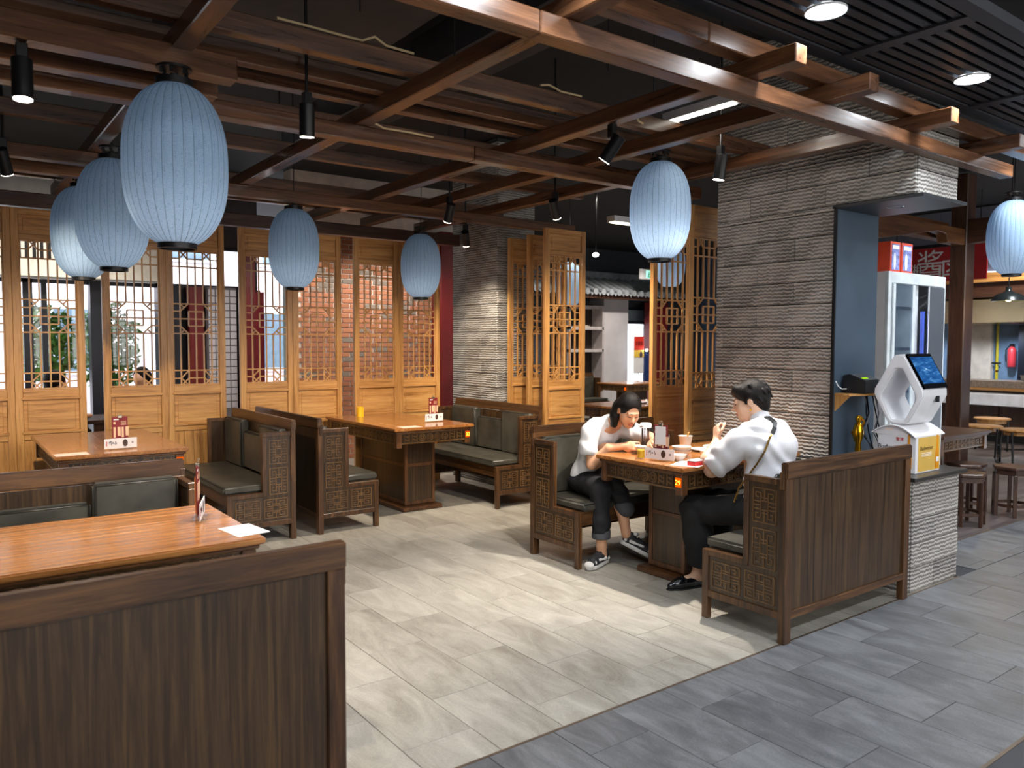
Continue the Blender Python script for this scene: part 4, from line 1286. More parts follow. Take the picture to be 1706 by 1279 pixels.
# dark timber post with stepped brackets
ps = thing('timber_post', 'dark reddish timber post right of the refrigerator', 'post')
MB().box(10.5, 4.53, 0, 10.74, 4.73, 3.7).build('shaft', w_post('z'), ps, bevel=0.012)
MB().prism([(4.07, 3.12), (4.53, 3.12), (4.53, 2.82), (4.2, 2.84), (4.16, 2.9), (4.1, 2.93), (4.07, 2.95)], 'x', 10.52, 10.68).build('bracket', w_post('y'), ps, bevel=0.006)
MB().prism([(8.3, 3.0), (10.5, 3.0), (10.5, 2.8), (10.05, 2.8), (10.0, 2.9), (9.8, 2.92), (8.3, 2.7)], 'y', 4.55, 4.68).build('bracket', w_tside('x'), ps, bevel=0.006)
MB().box(6.5, 4.75, 2.88, 10.5, 4.9, 3.1).build('beam', w_tside('x'), ps, bevel=0.006)

# red banner with white characters
bn = thing('red_banner', 'red shop banner with large white characters above the refrigerator', 'banner')
MB().box(12.0, 4.9, 2.48, 12.03, 6.3, 2.98).build('cloth', plain('banner_red', srgb(166, 22, 30), 0.5), bn)
bnm = plain('banner_white', srgb(226, 228, 232), 0.6)
text('\u9171', 0.42, bnm, bn, (11.995, 5.68, 2.72), (PI / 2, 0, -PI / 2), 'character', 0.003)
text('\u5364', 0.36, bnm, bn, (11.995, 5.36, 2.68), (PI / 2, 0, -PI / 2), 'character', 0.003)
text('\u5ddd\u6e58', 0.17, bnm, bn, (11.995, 5.98, 2.66), (PI / 2, 0, -PI / 2), 'character', 0.003)
MB().box(11.98, 4.9, 2.98, 12.05, 6.3, 3.03).build('rail', IRON, bn)
MB().cyl((12.015, 5.0, 3.03), (12.015, 5.0, 3.75), 0.006, n=6).cyl((12.015, 6.2, 3.03), (12.015, 6.2, 3.75), 0.006, n=6).build('hanger', IRON, bn)

# open kitchen
kc = thing('kitchen_counter', 'long granite topped kitchen counter with a white shelf', 'counter')
MB().box(13.45, 2.6, 0.87, 14.1, 7.4, 0.975).build('granite_top', plain('brown_granite', srgb(112, 98, 86), 0.3, 0, 0.45, 60), kc, bevel=0.008)
MB().box(13.5, 2.6, 0.82, 14.0, 7.4, 0.87).build('sub_rail', w_latt('y'), kc)
MB().box(13.2, 2.6, 0.60, 13.6, 7.4, 0.78).build('white_shelf', plain('white_quartz', srgb(214, 218, 228), 0.2), kc, bevel=0.006)
for i in range(7):
    MB().box(13.62, 2.6 + i * 0.68, 0.12, 13.66, 2.6 + i * 0.68 + 0.66, 0.6).build('front_panel', w_post('z'), kc)
MB().box(13.66, 2.6, 0, 14.0, 7.4, 0.82).build('carcass', w_post('y'), kc)
MB().box(13.64, 2.6, 0, 13.68, 7.4, 0.12).build('kick_board', BLACK, kc)
hd = thing('range_hood', 'long steel range hood over the kitchen', 'hood')
MB().prism([(13.7, 1.9), (15.2, 1.9), (15.2, 2.45), (13.85, 2.45), (13.7, 2.28)], 'y', 2.6, 7.4).build('hood_body', plain('warm_steel', srgb(196, 176, 140), 0.24, 0.95, 0.06, 2), hd, bevel=0.006)
MB().box(14.2, 4.5, 2.45, 14.9, 5.5, 3.74).build('flue', STEEL, hd)
wbn = thing('wood_band', 'honey coloured wooden band above the kitchen opening', 'fascia')
MB().box(13.35, 2.6, 2.53, 13.45, 7.4, 2.68).build('band', w_latt('y'), wbn)
MB().box(13.45, 2.6, 2.30, 13.6, 7.4, 2.53).build('under_board', w_post('y'), wbn)
for i in range(8):
    MB().box(13.42, 2.6 + i * 0.6, 2.68, 13.46, 2.6 + i * 0.6 + 0.594, 3.72).build('slate_panel', plain('grey_slate', srgb(92, 96, 108), 0.7), wbn)
MB().box(13.36, 2.7, 2.68, 13.40, 7.3, 2.695).build('light_strip', m_glow('cove_strip', (0.72, 0.78, 1.0), 3), wbn)
kp = struct('wall_kitchen', MB().box(15.2, 2.6, 0, 15.3, 7.4, 3.7), plain('kitchen_blue_wall', srgb(120, 150, 186), 0.5))
struct('trim_12', MB().box(15.1, 6.05, 0, 15.2, 6.5, 2.5), plain('cream_wall', srgb(216, 206, 196), 0.6))
dk = thing('dark_locker', 'tall dark locker at the back of the kitchen', 'locker')
MB().box(14.9, 4.95, 0, 15.19, 5.55, 1.88).build('body', NAVY, dk, bevel=0.01)
for z in (0.1, 1.0):
    MB().box(14.89, 4.98, z, 14.9, 5.52, z + 0.85).build('door', plain('locker_door', srgb(20, 26, 40), 0.4), dk)
gp = thing('gas_pipe', 'yellow gas pipe with valve on the kitchen wall', 'pipe')
MB().cyl((15.16, 5.97, 0.3), (15.16, 5.97, 1.89), 0.022, n=10).build('pipe', plain('yellow_pipe', srgb(214, 196, 50), 0.4), gp)
MB().cyl((15.14, 5.9, 1.22), (15.14, 6.06, 1.22), 0.014, n=8).build('valve_handle', BLACK, gp)
MB().ball((15.16, 5.97, 1.08), 0.03).build('valve', GOLD, gp)
fe = thing('fire_extinguisher', 'red fire extinguisher on the kitchen wall', 'extinguisher')
MB().lathe([(0, 1.16), (0.06, 1.16), (0.065, 1.2), (0.065, 1.46), (0.04, 1.5), (0.02, 1.52), (0, 1.52)], 16, (15.12, 5.72, 0)).build('cylinder', plain('extinguisher_red', srgb(206, 60, 72), 0.3), fe, smooth=40)
MB().box(15.09, 5.69, 1.52, 15.15, 5.75, 1.56).build('valve', BLACK, fe)
MB().tube([(15.12, 5.76, 1.53), (15.1, 5.81, 1.45), (15.1, 5.8, 1.25)], 0.01, 6).build('hose', BLACK, fe)
ks = thing('kitchen_rack', 'white rack with round pink fans at the kitchen right end', 'rack')
MB().box(15.0, 4.3, 0.9, 15.19, 4.93, 1.15).box(15.0, 4.3, 1.3, 15.19, 4.93, 1.5).box(15.0, 4.3, 1.8, 15.19, 4.93, 1.88).build('shelves', WHITE, ks, bevel=0.005)
for z in (1.62, 1.74):
    MB().cyl((14.97, 4.86, z), (15.0, 4.86, z), 0.06, n=18).build('fan', plain('pink_plastic', srgb(214, 150, 150), 0.5), ks)
for k, (y, r, h) in enumerate(((4.7, 0.09, 0.14), (4.45, 0.11, 0.1), (5.0, 0.07, 0.09), (6.1, 0.10, 0.03), (5.88, 0.08, 0.05))):
    tag(MB().lathe([(0, 0), (r * 0.7, 0), (r, h), (r * 0.93, h), (r * 0.65, 0.01), (0, 0.01)], 20).build('kitchen_pot' if k < 3 else 'kitchen_dish', STEEL if k < 3 else PORC, None, loc=(13.75, y, 0.976), smooth=40),
        ['steel pot on the kitchen counter by the right edge', 'wide steel bowl on the kitchen counter at the far right', 'small steel pot on the kitchen counter before the dark locker',
         'flat white dish on the kitchen counter next to the timber post', 'white dish on the kitchen counter below the gas pipe'][k], 'pot' if k < 3 else 'dish')
pl = thing('pendant_lamp', 'dark dome pendant lamp with a glowing bulb before the kitchen', 'lamp', (10.0, 3.84, 2.05))
MB().lathe([(0.18, 0.0), (0.165, 0.03), (0.13, 0.075), (0.06, 0.1), (0.03, 0.12), (0.03, 0.16), (0.0, 0.16)], 28).build('dome', plain('dark_enamel', srgb(40, 44, 44), 0.3, 0.3), pl, smooth=60)
MB().ball((0, 0, 0.03), 0.035).build('bulb', m_glow('amber_bulb', (1.0, 0.66, 0.2), 40), pl)
MB().cyl((0, 0, 0.16), (0, 0, 1.7), 0.006, n=6).build('cord', IRON, pl)
point_light('pendant_light', (10.0, 3.84, 2.03), 10, (1.0, 0.72, 0.36), 0.04)
for y, p in ((4.0, 60), (5.6, 60), (6.8, 40)):
    spot_light('kitchen_fill_light', (14.6, y, 1.88), (14.6, y, 0), p, (0.86, 0.93, 1.0), 150, 0.8, 0.1)  # added lights under the range hood, no fixtures built
spot_light('kitchen_fill_light', (12.2, 4.6, 3.3), (13.5, 4.8, 0.8), 170, NEUT, 110, 0.8, 0.1)  # added spot without a fixture, lights the kitchen front
spot_light('side_lamp', (7.4, 2.5, 3.2), (7.0, 3.6, 0.6), 90, COLD, 120, 0.8, 0.08)  # added spot without a fixture, lights the stools and side table
spot_light('side_lamp', (9.6, 3.2, 3.2), (10.2, 4.2, 0.5), 110, COLD, 120, 0.8, 0.08)  # another added spot, no fixture, lights the timber post area

# hexagonal stools and a carved table
def hex_stool(label, loc, rz):
    t = thing('hexagonal_stool', label, 'stool', loc, rz, 'dark hexagonal stools')
    R = 0.175
    pts = [(R * math.cos(PI / 3 * k), R * math.sin(PI / 3 * k)) for k in range(6)]
    MB().prism(pts, 'z', 0.42, 0.45).build('seat', w_post('x'), t, bevel=0.006)
    MB().prism([(x * 0.9, y * 0.9) for x, y in pts], 'z', 0.375, 0.42).build('apron', w_post('x'), t)
    for k in range(6):
        x, y = pts[k][0] * 0.88, pts[k][1] * 0.88
        MB().bar((x, y, 0.38), (x * 1.02, y * 1.02, 0.0), 0.03, 0.03).build('leg', w_post('z'), t, bevel=0.002)
        x2, y2 = pts[(k + 1) % 6][0] * 0.88, pts[(k + 1) % 6][1] * 0.88
        MB().bar((x, y, 0.10), (x2, y2, 0.10), 0.018, 0.026).build('stretcher', w_post('x'), t)
    return t


hs = hex_stool('dark hexagonal stool right beside the stone counter', (7.14, 3.03, 0), 0.25)
copy_tree(hs, (7.86, 2.93, 0), 0.5, 'dark hexagonal stool farther right, by the picture edge')
copy_tree(hs, (7.70, 3.26, 0), 0.1, 'dark hexagonal stool tucked under the carved side table')
st = make_table('dark carved table by the timber post', 0.97, 0.74, H=0.745, ped=0.2, inset=0.38, dark=True)
st.location = (7.04, 3.545, 0)

# wooden seats on black tube frames before the kitchen counter
def tube_stool(label, loc, rz):
    t = thing('tube_leg_stool', label, 'stool', loc, rz, 'wooden stools on black tube legs')
    n = 14
    arc = [(0.24 * math.cos(PI * 2 * k / n), 0.22 * math.sin(PI * 2 * k / n)) for k in range(n)]
    MB().prism(arc, 'z', 0.44, 0.465).build('seat', w_latt('x'), t, bevel=0.005)
    for s in (-1, 1):
        MB().tube([(s * 0.2, 0.18, 0.44), (s * 0.2, 0.22, 0.06), (s * 0.2, 0.18, 0.012), (s * 0.2, -0.18, 0.012), (s * 0.2, -0.22, 0.06), (s * 0.2, -0.18, 0.44)], 0.013, 8).build('leg_loop', BLACK, t)
    MB().prism([(x * 0.8, y * 0.8) for x, y in arc], 'z', 0.39, 0.44).build('seat_ring', w_latt('x'), t)
    MB().tube([(-0.2, 0, 0.2), (0.2, 0, 0.2)], 0.01, 6).build('brace', BLACK, t)
    return t


ts = tube_stool('round wooden stool on black tube legs next to the timber post', (11.35, 4.62, 0), 2.0)
copy_tree(ts, (11.2, 4.1, 0), 2.4, 'round wooden stool on black tube legs at the right picture edge')
copy_tree(ts, (12.6, 5.0, 0), -1.2, 'round wooden stool drawn up to the white kitchen shelf')
# ================================================================== KIOSK ON THE STONE COUNTER
KX0, KX1, KZ = 4.98, 5.30, 0.728
kb = thing('promo_box', 'beer promotion box with white and golden printed sides', 'box')
MB().box(KX0, 2.412, KZ, KX1, 2.66, 0.965).build('box', WHITE, kb, bevel=0.002)
MB().box(KX0 + 0.03, 2.409, KZ + 0.01, KX1 - 0.005, 2.412, 0.955).build('gold_board', plain('gold_print', srgb(216, 176, 84), 0.45, 0, 0.06), kb)
SCR = plain('script_black', srgb(34, 26, 24), 0.5)
text('Budweiser', 0.042, SCR, kb, (KX0 - 0.0015, 2.57, 0.885), (PI / 2, 0, -PI / 2), 'lettering')
text('Budweiser', 0.040, plain('script_olive', srgb(90, 70, 20), 0.5), kb, (KX0 + 0.135, 2.4085, 0.885), (PI / 2, 0, 0), 'lettering')
text('\u96ea\u6d25', 0.026, plain('seal_red', srgb(206, 30, 40), 0.5), kb, (KX0 - 0.0015, 2.515, 0.94), (PI / 2, 0, -PI / 2), 'seal')
for z in (0.86, 0.85, 0.842):
    MB().box(KX0 + 0.07, 2.408, z - 0.008, KX0 + 0.2, 2.409, z - 0.005).build('small_print', PAPER, kb)
    MB().box(KX0 - 0.001, 2.53, z - 0.006, KX0, 2.61, z - 0.003).build('small_print', GREYPR, kb)


def bottle_print(parent, c, z0, s, flip):
    prof = [(0.0, 0), (0.016, 0), (0.017, 0.09), (0.007, 0.13), (0.006, 0.19), (0.0, 0.19)]
    pts = [(r * s, z0 + z * s) for r, z in prof[1:5]]
    poly = [(c + r, z) for r, z in pts] + [(c - r, z) for r, z in pts[::-1]]
    am = plain('amber_bottle', srgb(226, 150, 34), 0.25)
    if flip: MB().prism(poly, 'y', 2.4055, 2.409).build('bottle_print', am, parent)
    else: MB().prism(poly, 'x', KX0 - 0.003, KX0).build('bottle_print', am, parent)


bottle_print(kb, KX0 + 0.275, KZ + 0.015, 1.15, True)
MB().box(KX0 + 0.258, 2.404, KZ + 0.06, KX0 + 0.292, 2.4056, KZ + 0.09).build('bottle_label', PAPER, kb)
bottle_print(kb, 2.455, KZ + 0.03, 1.15, False)

# arched lid
al = thing('arched_lid', 'white arched lid between the promotion box and the ordering screen', 'lid')
n = 12
top = [(2.41 + 0.285 * k / n, 0.945 + 0.085 * math.sin(PI * (0.08 + 0.84 * k / n)) + 0.01 * k / n) for k in range(n + 1)]
poly = top + [(y, z - 0.008) for y, z in top[::-1]]
MB().prism(poly, 'x', KX0 - 0.02, KX1 + 0.06).build('shell', WHITE, al, bevel=0.001)
MB().prism([(y, z - 0.008) for y, z in top], 'x', KX0 + 0.0, KX0 + 0.004).build('end_cap', WHITE, al)
MB().box(KX0 - 0.022, 2.55, 1.0, KX0 - 0.02, 2.60, 1.004).build('print_line', CREAM, al)

# ordering screen: a white diamond shaped loop
osn = thing('ordering_kiosk', 'white diamond shaped ordering terminal with a blue touch screen', 'terminal')
def loop(s):
    c = (2.535, 1.25)
    raw = [(0.0, 0.235), (0.035, 0.228), (0.158, 0.01), (0.160, -0.03), (0.07, -0.20), (0.05, -0.215), (-0.05, -0.215), (-0.07, -0.20), (-0.160, -0.03), (-0.158, 0.01), (-0.035, 0.228)]
    return [(c[0] + a * s[0], c[1] + b * s[1]) for a, b in raw]
outer = loop((1, 1)); inner = loop((0.68, 0.74))
inner = [(y, z - 0.03) for y, z in inner]
mb = MB()
m = len(outer)
vs = [(KX0, y, z) for y, z in outer] + [(KX0, y, z) for y, z in inner] + [(KX1, y, z) for y, z in outer] + [(KX1, y, z) for y, z in inner]
fs = []
for k in range(m):
    j = (k + 1) % m
    fs += [(k, j, m + j, m + k), (2 * m + k, 3 * m + k, 3 * m + j, 2 * m + j), (k, 2 * m + k, 2 * m + j, j), (m + k, m + j, 3 * m + j, 3 * m + k)]
mb.add(vs, fs)
mb.build('frame', WHITE, osn, bevel=0.008, seg=2, smooth=40)
# screen lies on the slope towards the walkway
a, b = Vector((0, 2.535 - 0.035, 1.25 + 0.228)), Vector((0, 2.535 - 0.158, 1.25 + 0.01))
d = (b - a); nrm = Vector((0, -d.z, d.y)).normalized()
if nrm.y > 0: nrm = -nrm
def slope_box(t0, t1, x0, x1, off, th, name, mat, par):
    p, q = a + d * t0 + nrm * off, a + d * t1 + nrm * off
    mb = MB()
    vs = []
    for o in (0, th):
        for P in (p, q):
            for x in (x0, x1):
                vs.append((x, P.y + nrm.y * o, P.z + nrm.z * o))
    mb.add(vs, [(0, 1, 3, 2), (4, 6, 7, 5), (0, 4, 5, 1), (2, 3, 7, 6), (0, 2, 6, 4), (1, 5, 7, 3)])
    return mb.build(name, mat, par)
t = NT('blue_menu_screen')
v = t.coords((5, 40, 9), False)
nz = t.n('ShaderNodeTexNoise', i_Scale=2.2, i_Detail=5.0, i_Distortion=0.6); t.l(v, nz.inputs['Vector'])
cr = t.ramp(nz.outputs['Fac'], [(0.3, srgb(22, 58, 110)), (0.56, srgb(40, 96, 160)), (0.68, srgb(90, 150, 205)), (0.78, srgb(220, 235, 248))])
em = t.n('ShaderNodeEmission', i_1=0.75); t.l(cr, em.inputs[0]); t.l(em.outputs[0], t.out.inputs[0])
sb = slope_box(-0.02, 0.98, KX0 + 0.008, KX1 - 0.008, 0.001, 0.014, 'screen_bezel', plain('black_glass', srgb(10, 11, 14), 0.08), osn)
slope_box(0.08, 0.84, KX0 + 0.018, KX1 - 0.018, 0.0152, 0.0006, 'screen', t.m, sb)
MB().box(KX0 + 0.17, 2.368, 1.18, KX0 + 0.2, 2.38, 1.22).build('sensor', BLACK, osn)

# wall shelf, printer, trophy, cups, cables
hs2 = thing('corner_shelf', 'small wooden shelf fixed to the blue reveal under the printer', 'shelf')
MB().prism([(4.86, 2.904), (5.24, 2.904), (5.24, 2.78), (5.06, 2.72), (4.86, 2.80)], 'z', 1.205, 1.222).build('board', w_latt('x'), hs2, bevel=0.002)
MB().prism([(2.904, 1.205), (2.80, 1.205), (2.904, 1.10)], 'x', 4.865, 4.88).build('bracket', w_latt('z'), hs2)
prn = thing('receipt_printer', 'black receipt printer with a green light on the small shelf', 'printer')
MB().prism([(2.73, 1.223), (2.89, 1.223), (2.89, 1.34), (2.84, 1.35), (2.73, 1.31)], 'x', 4.93, 5.12).build('body', plain('black_plastic', srgb(26, 27, 30), 0.35), prn, bevel=0.006, seg=2)
MB().prism([(2.755, 1.321), (2.77, 1.327), (2.77, 1.3285), (2.755, 1.3225)], 'x', 4.95, 5.02).build('green_light', m_glow('green_led', srgb(160, 220, 30), 0.8), prn)
MB().box(5.14, 2.80, 1.223, 5.22, 2.9, 1.31).build('power_unit', BLACK, prn)
MB().tube([(4.93, 2.86, 1.25), (4.89, 2.87, 1.25), (4.87, 2.885, 1.27), (4.85, 2.89, 1.3)], 0.004, 6).build('white_cable', WHITE, prn)
tp = thing('gold_trophy', 'golden trophy figure on a dark plinth beside the kiosk', 'trophy', (4.97, 2.79, KZ))
MB().lathe([(0, 0), (0.038, 0), (0.038, 0.075), (0.03, 0.09), (0, 0.09)], 20).build('plinth', plain('bronze_plinth', srgb(60, 48, 36), 0.3, 0.3), tp, smooth=40)
MB().lathe([(0.016, 0.09), (0.022, 0.11), (0.018, 0.16), (0.032, 0.20), (0.034, 0.25), (0.026, 0.285), (0.012, 0.295), (0.018, 0.31), (0.02, 0.33), (0.012, 0.345), (0, 0.348)], 14).build('figure', GOLD, tp, smooth=30)
MB().tube([(0.0, 0.02, 0.27), (0.0, 0.045, 0.23), (0.0, 0.02, 0.17)], 0.009, 6).tube([(0, -0.02, 0.27), (0, -0.04, 0.3), (0, -0.015, 0.34)], 0.008, 6).build('arms', GOLD, tp, smooth=30)
tag(MB().lathe([(0, 0), (0.032, 0), (0.037, 0.11), (0.034, 0.11), (0.03, 0.006), (0, 0.006)], 20).build('steel_tumbler', STEEL, None, loc=(5.07, 2.715, KZ), smooth=40), 'steel tumbler in front of the trophy', 'tumbler')
for k, (x, y, lab) in enumerate(((4.90, 2.84, 'crumpled white tissue on the counter at the pillar edge'), (4.905, 2.73, 'crumpled white tissue on the counter by the trophy'))):
    rnd = random.Random(k)
    mb = MB().ball((0, 0, 0.025), 0.05, 0.04, 0.028, 12, 8)
    mb.v = [(a + rnd.uniform(-.008, .008), b + rnd.uniform(-.008, .008), max(0.0, c + rnd.uniform(-.008, .008))) for a, b, c in mb.v]
    tag(mb.build('paper_tissue', PAPER, None, loc=(x, y, KZ)), lab, 'tissue')
cbm = thing('cable_bundle', 'tangle of black cables hanging below the small shelf', 'cables')
for k in range(6):
    rnd = random.Random(40 + k)
    x, y = 5.10 + k * 0.024, 2.82 + rnd.uniform(-.03, .05)
    MB().tube([(x, y, 1.20), (x + rnd.uniform(-.03, .05), y - .02, 1.08), (x + rnd.uniform(-.04, .06), y + rnd.uniform(-.05, .03), 0.95), (x + 0.06, y - 0.03, 0.82), (x + 0.1, y + rnd.uniform(-.05, .02), KZ + 0.008)], 0.0045, 6).build('cable', BLACK if k % 3 else GREYPR, cbm)

# ================================================================== MENU STANDS
ACR = m_glass('acrylic', (0.96, 0.97, 0.98), 0.03, 0.06)
CLIP = plain('clip_steel', srgb(200, 190, 170), 0.25, 0.9)


def menu_stand(label, loc, rz, slip=False, pencil=None):
    """faces local -y; a red menu upright at the back, a long white card in front"""
    t = thing('menu_stand', label, 'menu stand', loc, rz, 'clear menu stands on the tables')
    MB().box(-0.075, -0.03, 0, 0.075, 0.03, 0.008).build('base', ACR, t, bevel=0.002)
    MB().box(-0.055, 0.008, 0.008, 0.055, 0.011, 0.235).build('acrylic_back', ACR, t)
    mn = MB().box(-0.05, 0.003, 0.02, 0.05, 0.006, 0.23).build('menu_sheet', REDPR, t)
    for k in range(4):
        MB().box(-0.042 + k * 0.026, 0.0015, 0.085 + (k % 2) * 0.01, -0.028 + k * 0.026 + (0.006 if k % 2 else 0), 0.003, 0.158).build('text_column', CREAM, mn)
    MB().box(-0.04, 0.0015, 0.208, -0.008, 0.003, 0.216).build('heading', PAPER, mn)
    MB().box(-0.042, 0.0015, 0.178, -0.028, 0.003, 0.195).build('stamp', CREAM, mn)
    for k in range(5):
        MB().box(0.006, 0.0015, 0.196 - k * 0.006, 0.04, 0.003, 0.198 - k * 0.006).build('text_line', CREAM, mn)
    cl = MB().box(-0.014, -0.003, 0.222, 0.014, 0.014, 0.24).build('clip', CLIP, t, bevel=0.002)
    MB().tube([(-0.01, 0.004, 0.24), (-0.014, 0.0, 0.252), (-0.006, 0.0, 0.258), (0, 0.004, 0.246), (0.006, 0.0, 0.258), (0.014, 0.0, 0.252), (0.01, 0.004, 0.24)], 0.0016, 5).build('clip_wire', CLIP, cl)
    cd = MB().box(-0.105, -0.012, 0.010, 0.105, -0.009, 0.080).build('card', PAPER, t)
    rnd = random.Random(5)
    for k in range(9):
        x = -0.075 + k * 0.0062
        MB().bar((x, -0.0128, 0.035 + rnd.uniform(0, .018)), (x + rnd.uniform(-.004, .006), -0.0128, 0.048 + rnd.uniform(0, .018)), 0.001, 0.003).build('brush_stroke', INK, cd)
    for k in range(3):
        MB().box(-0.094, -0.0132, 0.03 + k * 0.012, -0.088, -0.012, 0.038 + k * 0.012).build('red_character', plain('seal_red', srgb(206, 30, 40), 0.5), cd)
    bp = MB()
    bp.prism([(0.028 + 0.016 * math.cos(2 * PI * k / 16), 0.047 + 0.025 * math.sin(2 * PI * k / 16)) for k in range(16)], 'y', -0.0135, -0.012)
    bp.build('bowl_picture', plain('bowl_print', srgb(70, 52, 44), 0.5, 0, 0.6, 90), cd)
    MB().box(0.07, -0.013, 0.04, 0.082, -0.012, 0.054).build('grey_block', GREYPR, cd)
    if slip:
        s = MB().box(-0.036, -0.004, 0.105, 0.038, -0.001, 0.222).build('order_slip', PAPER, t)
    if pencil:
        MB().cyl((0.045, 0.018, 0.01), (0.05, 0.02, 0.16), 0.004, n=6).cyl((0.05, 0.02, 0.16), (0.0505, 0.0203, 0.175), 0.004, 0.0008, n=6).build('pencil', plain('pencil_paint_%s' % pencil[0], pencil[1], 0.4), t)
    return t


OR = ('orange', srgb(236, 140, 80))
menu_stand('menu stand with an order slip between the diners', (3.73, 3.42, 0.80), -PI / 2 + 0.25, True, ('grey', srgb(120, 110, 104)))
menu_stand('menu stand at the corner of the near orange brown table', (0.90, 3.44, 0.80), PI / 2 - 0.35, False, OR)
menu_stand('menu stand with a yellow pencil on table 31', (1.05, 6.02, 0.80), 0.05, False, ('yellow', srgb(240, 200, 40)))
menu_stand('menu stand on table 32 beside its amber number', (3.83, 6.40, 0.80), 0.1, False, ('brown', srgb(120, 70, 50)))
for k, (x, y, rz, lab, w, l) in enumerate(((0.985, 3.12, 0.12, 'white paper slip at the corner of the near table', 0.13, 0.19), (0.735, 5.93, 0.05, 'pale pink paper mat on table 31 by the left screens', 0.2, 0.14), (3.42, 6.13, 0.0, 'pale pink paper mat on table 32 near its carved corner', 0.2, 0.14), (3.78, 3.22, 0.4, 'white napkin spread at the corner of table 29', 0.22, 0.18))):
    tag(MB().box(-w / 2, -l / 2, 0, w / 2, l / 2, 0.0012).build('paper_sheet', PAPER if k != 1 and k != 2 else plain('pink_paper', srgb(226, 190, 176), 0.6), None, loc=(x, y, 0.8005), rot=(0, 0, rz)), lab, 'paper')
yc = thing('yellow_cup', 'yellow cup at the far end of table 32', 'cup', (3.50, 7.30, 0.80))
MB().lathe([(0, 0.0), (0.036, 0.0), (0.037, 0.1), (0.034, 0.1), (0.033, 0.006), (0, 0.006)], 22).build('cup', plain('yellow_wax', srgb(250, 196, 40), 0.4), yc, smooth=40)
MB().lathe([(0, 0.085), (0.032, 0.085), (0.0, 0.0851)], 22).build('filling', plain('yellow_filling', srgb(255, 220, 110), 0.5), yc)

# ================================================================== FOOD ON TABLE 29
def bowl(label, loc, r=0.06, h=0.05, fill=None):
    t = thing('rice_bowl', label, 'bowl', loc, 0, 'white crockery on table 29')
    MB().lathe([(0, 0), (r * 0.5, 0), (r * 0.55, 0.006), (r * 0.85, h * 0.5), (r, h), (r * 0.96, h), (r * 0.8, h * 0.52), (r * 0.45, 0.012), (0, 0.010)], 28).build('bowl', PORC, t, smooth=50)
    if fill: MB().lathe([(0, h * 0.7), (r * 0.85, h * 0.66), (0, h * 0.6)], 20).build('food', fill, t, smooth=60)
    return t


def plate(label, loc, r=0.1):
    t = thing('plate', label, 'plate', loc, 0, 'white crockery on table 29')
    MB().lathe([(0, 0), (r * 0.6, 0), (r, 0.018), (r * 0.99, 0.021), (r * 0.58, 0.006), (0, 0.006)], 30).build('dish', PORC, t, smooth=50)
    MB().lathe([(0, 0.014), (r * 0.3, 0.010), (r * 0.45, 0.007), (0, 0.0065)], 16).build('food', plain('leftover_food', srgb(150, 120, 60), 0.7, 0, 0.5, 60), t, smooth=60)
    return t


RICE = plain('rice_fill', srgb(236, 226, 200), 0.8)
STEW = plain('stew_fill', srgb(186, 140, 80), 0.5, 0, 0.4, 40)
tall = thing('soup_cup', 'white cup with a wooden spoon standing in it', 'cup', (4.34, 3.74, 0.80), 0, 'white crockery on table 29')
MB().lathe([(0, 0), (0.036, 0), (0.05, 0.085), (0.053, 0.09), (0.049, 0.09), (0.034, 0.008), (0, 0.008)], 26).build('cup', PORC, tall, smooth=40)
MB().tube([(0.0, 0.0, 0.02), (0.02, -0.012, 0.11), (0.026, -0.014, 0.125)], 0.007, 8).build('spoon', w_latt('z'), tall)
bowl('lower white bowl of the stack in the middle of table 29', (3.98, 3.46, 0.80), 0.065, 0.045)
bowl('upper white bowl of the stack in the middle of table 29', (3.98, 3.46, 0.826), 0.065, 0.045, STEW)
bowl('white bowl of food in front of the man', (4.06, 3.30, 0.80), 0.062, 0.055, STEW)
bowl('white bowl before the young woman, left of the menu stand', (3.86, 3.70, 0.80), 0.055, 0.055, RICE)
bowl('shallow white bowl behind the menu card', (3.84, 3.36, 0.80), 0.05, 0.04)
plate('large white plate on the far side of table 29', (4.50, 3.56, 0.80), 0.12)
plate('small white plate left of the large one on table 29', (4.30, 3.56, 0.80), 0.075)
glass_of_juice('glass of yellow juice beside the red box on table 29', (3.93, 3.17, 0.80), 0.11, 0.034)
glass_of_juice('glass of yellow juice behind the menu card of table 29', (3.70, 3.56, 0.80), 0.08, 0.03)
jr = thing('chopstick_jar', 'clear chopstick jar with a white lid', 'jar', (3.95, 3.76, 0.80))
MB().lathe([(0, 0), (0.034, 0), (0.036, 0.17), (0.033, 0.17), (0.031, 0.005), (0, 0.005)], 22).build('jar', ACR, jr, smooth=40)
MB().lathe([(0, 0.205), (0.036, 0.203), (0.041, 0.195), (0.041, 0.172), (0, 0.172)], 22).build('lid', WHITE, jr, smooth=40)
MB().box(-0.07, -0.012, 0.186, -0.038, 0.012, 0.194).build('lid_tab', WHITE, jr, bevel=0.003)
for k in range(9):
    a = 2 * PI * k / 9
    MB().cyl((0.02 * math.cos(a), 0.02 * math.sin(a), 0.006), (0.024 * math.cos(a + .3), 0.024 * math.sin(a + .3), 0.165), 0.0035, n=6).build('chopstick', plain('dark_chopstick', srgb(70, 44, 34), 0.5), jr)
rbx = thing('tissue_box', 'small red and white tissue box at the corner of table 29', 'box', (3.78, 3.165, 0.80), 0.05)
MB().box(-0.055, -0.03, 0, 0.055, 0.03, 0.028).build('box', plain('tissue_red', srgb(220, 50, 50), 0.5), rbx, bevel=0.002)
MB().box(-0.056, -0.031, 0.0285, 0.056, 0.031, 0.036).build('lid', PAPER, rbx, bevel=0.002)
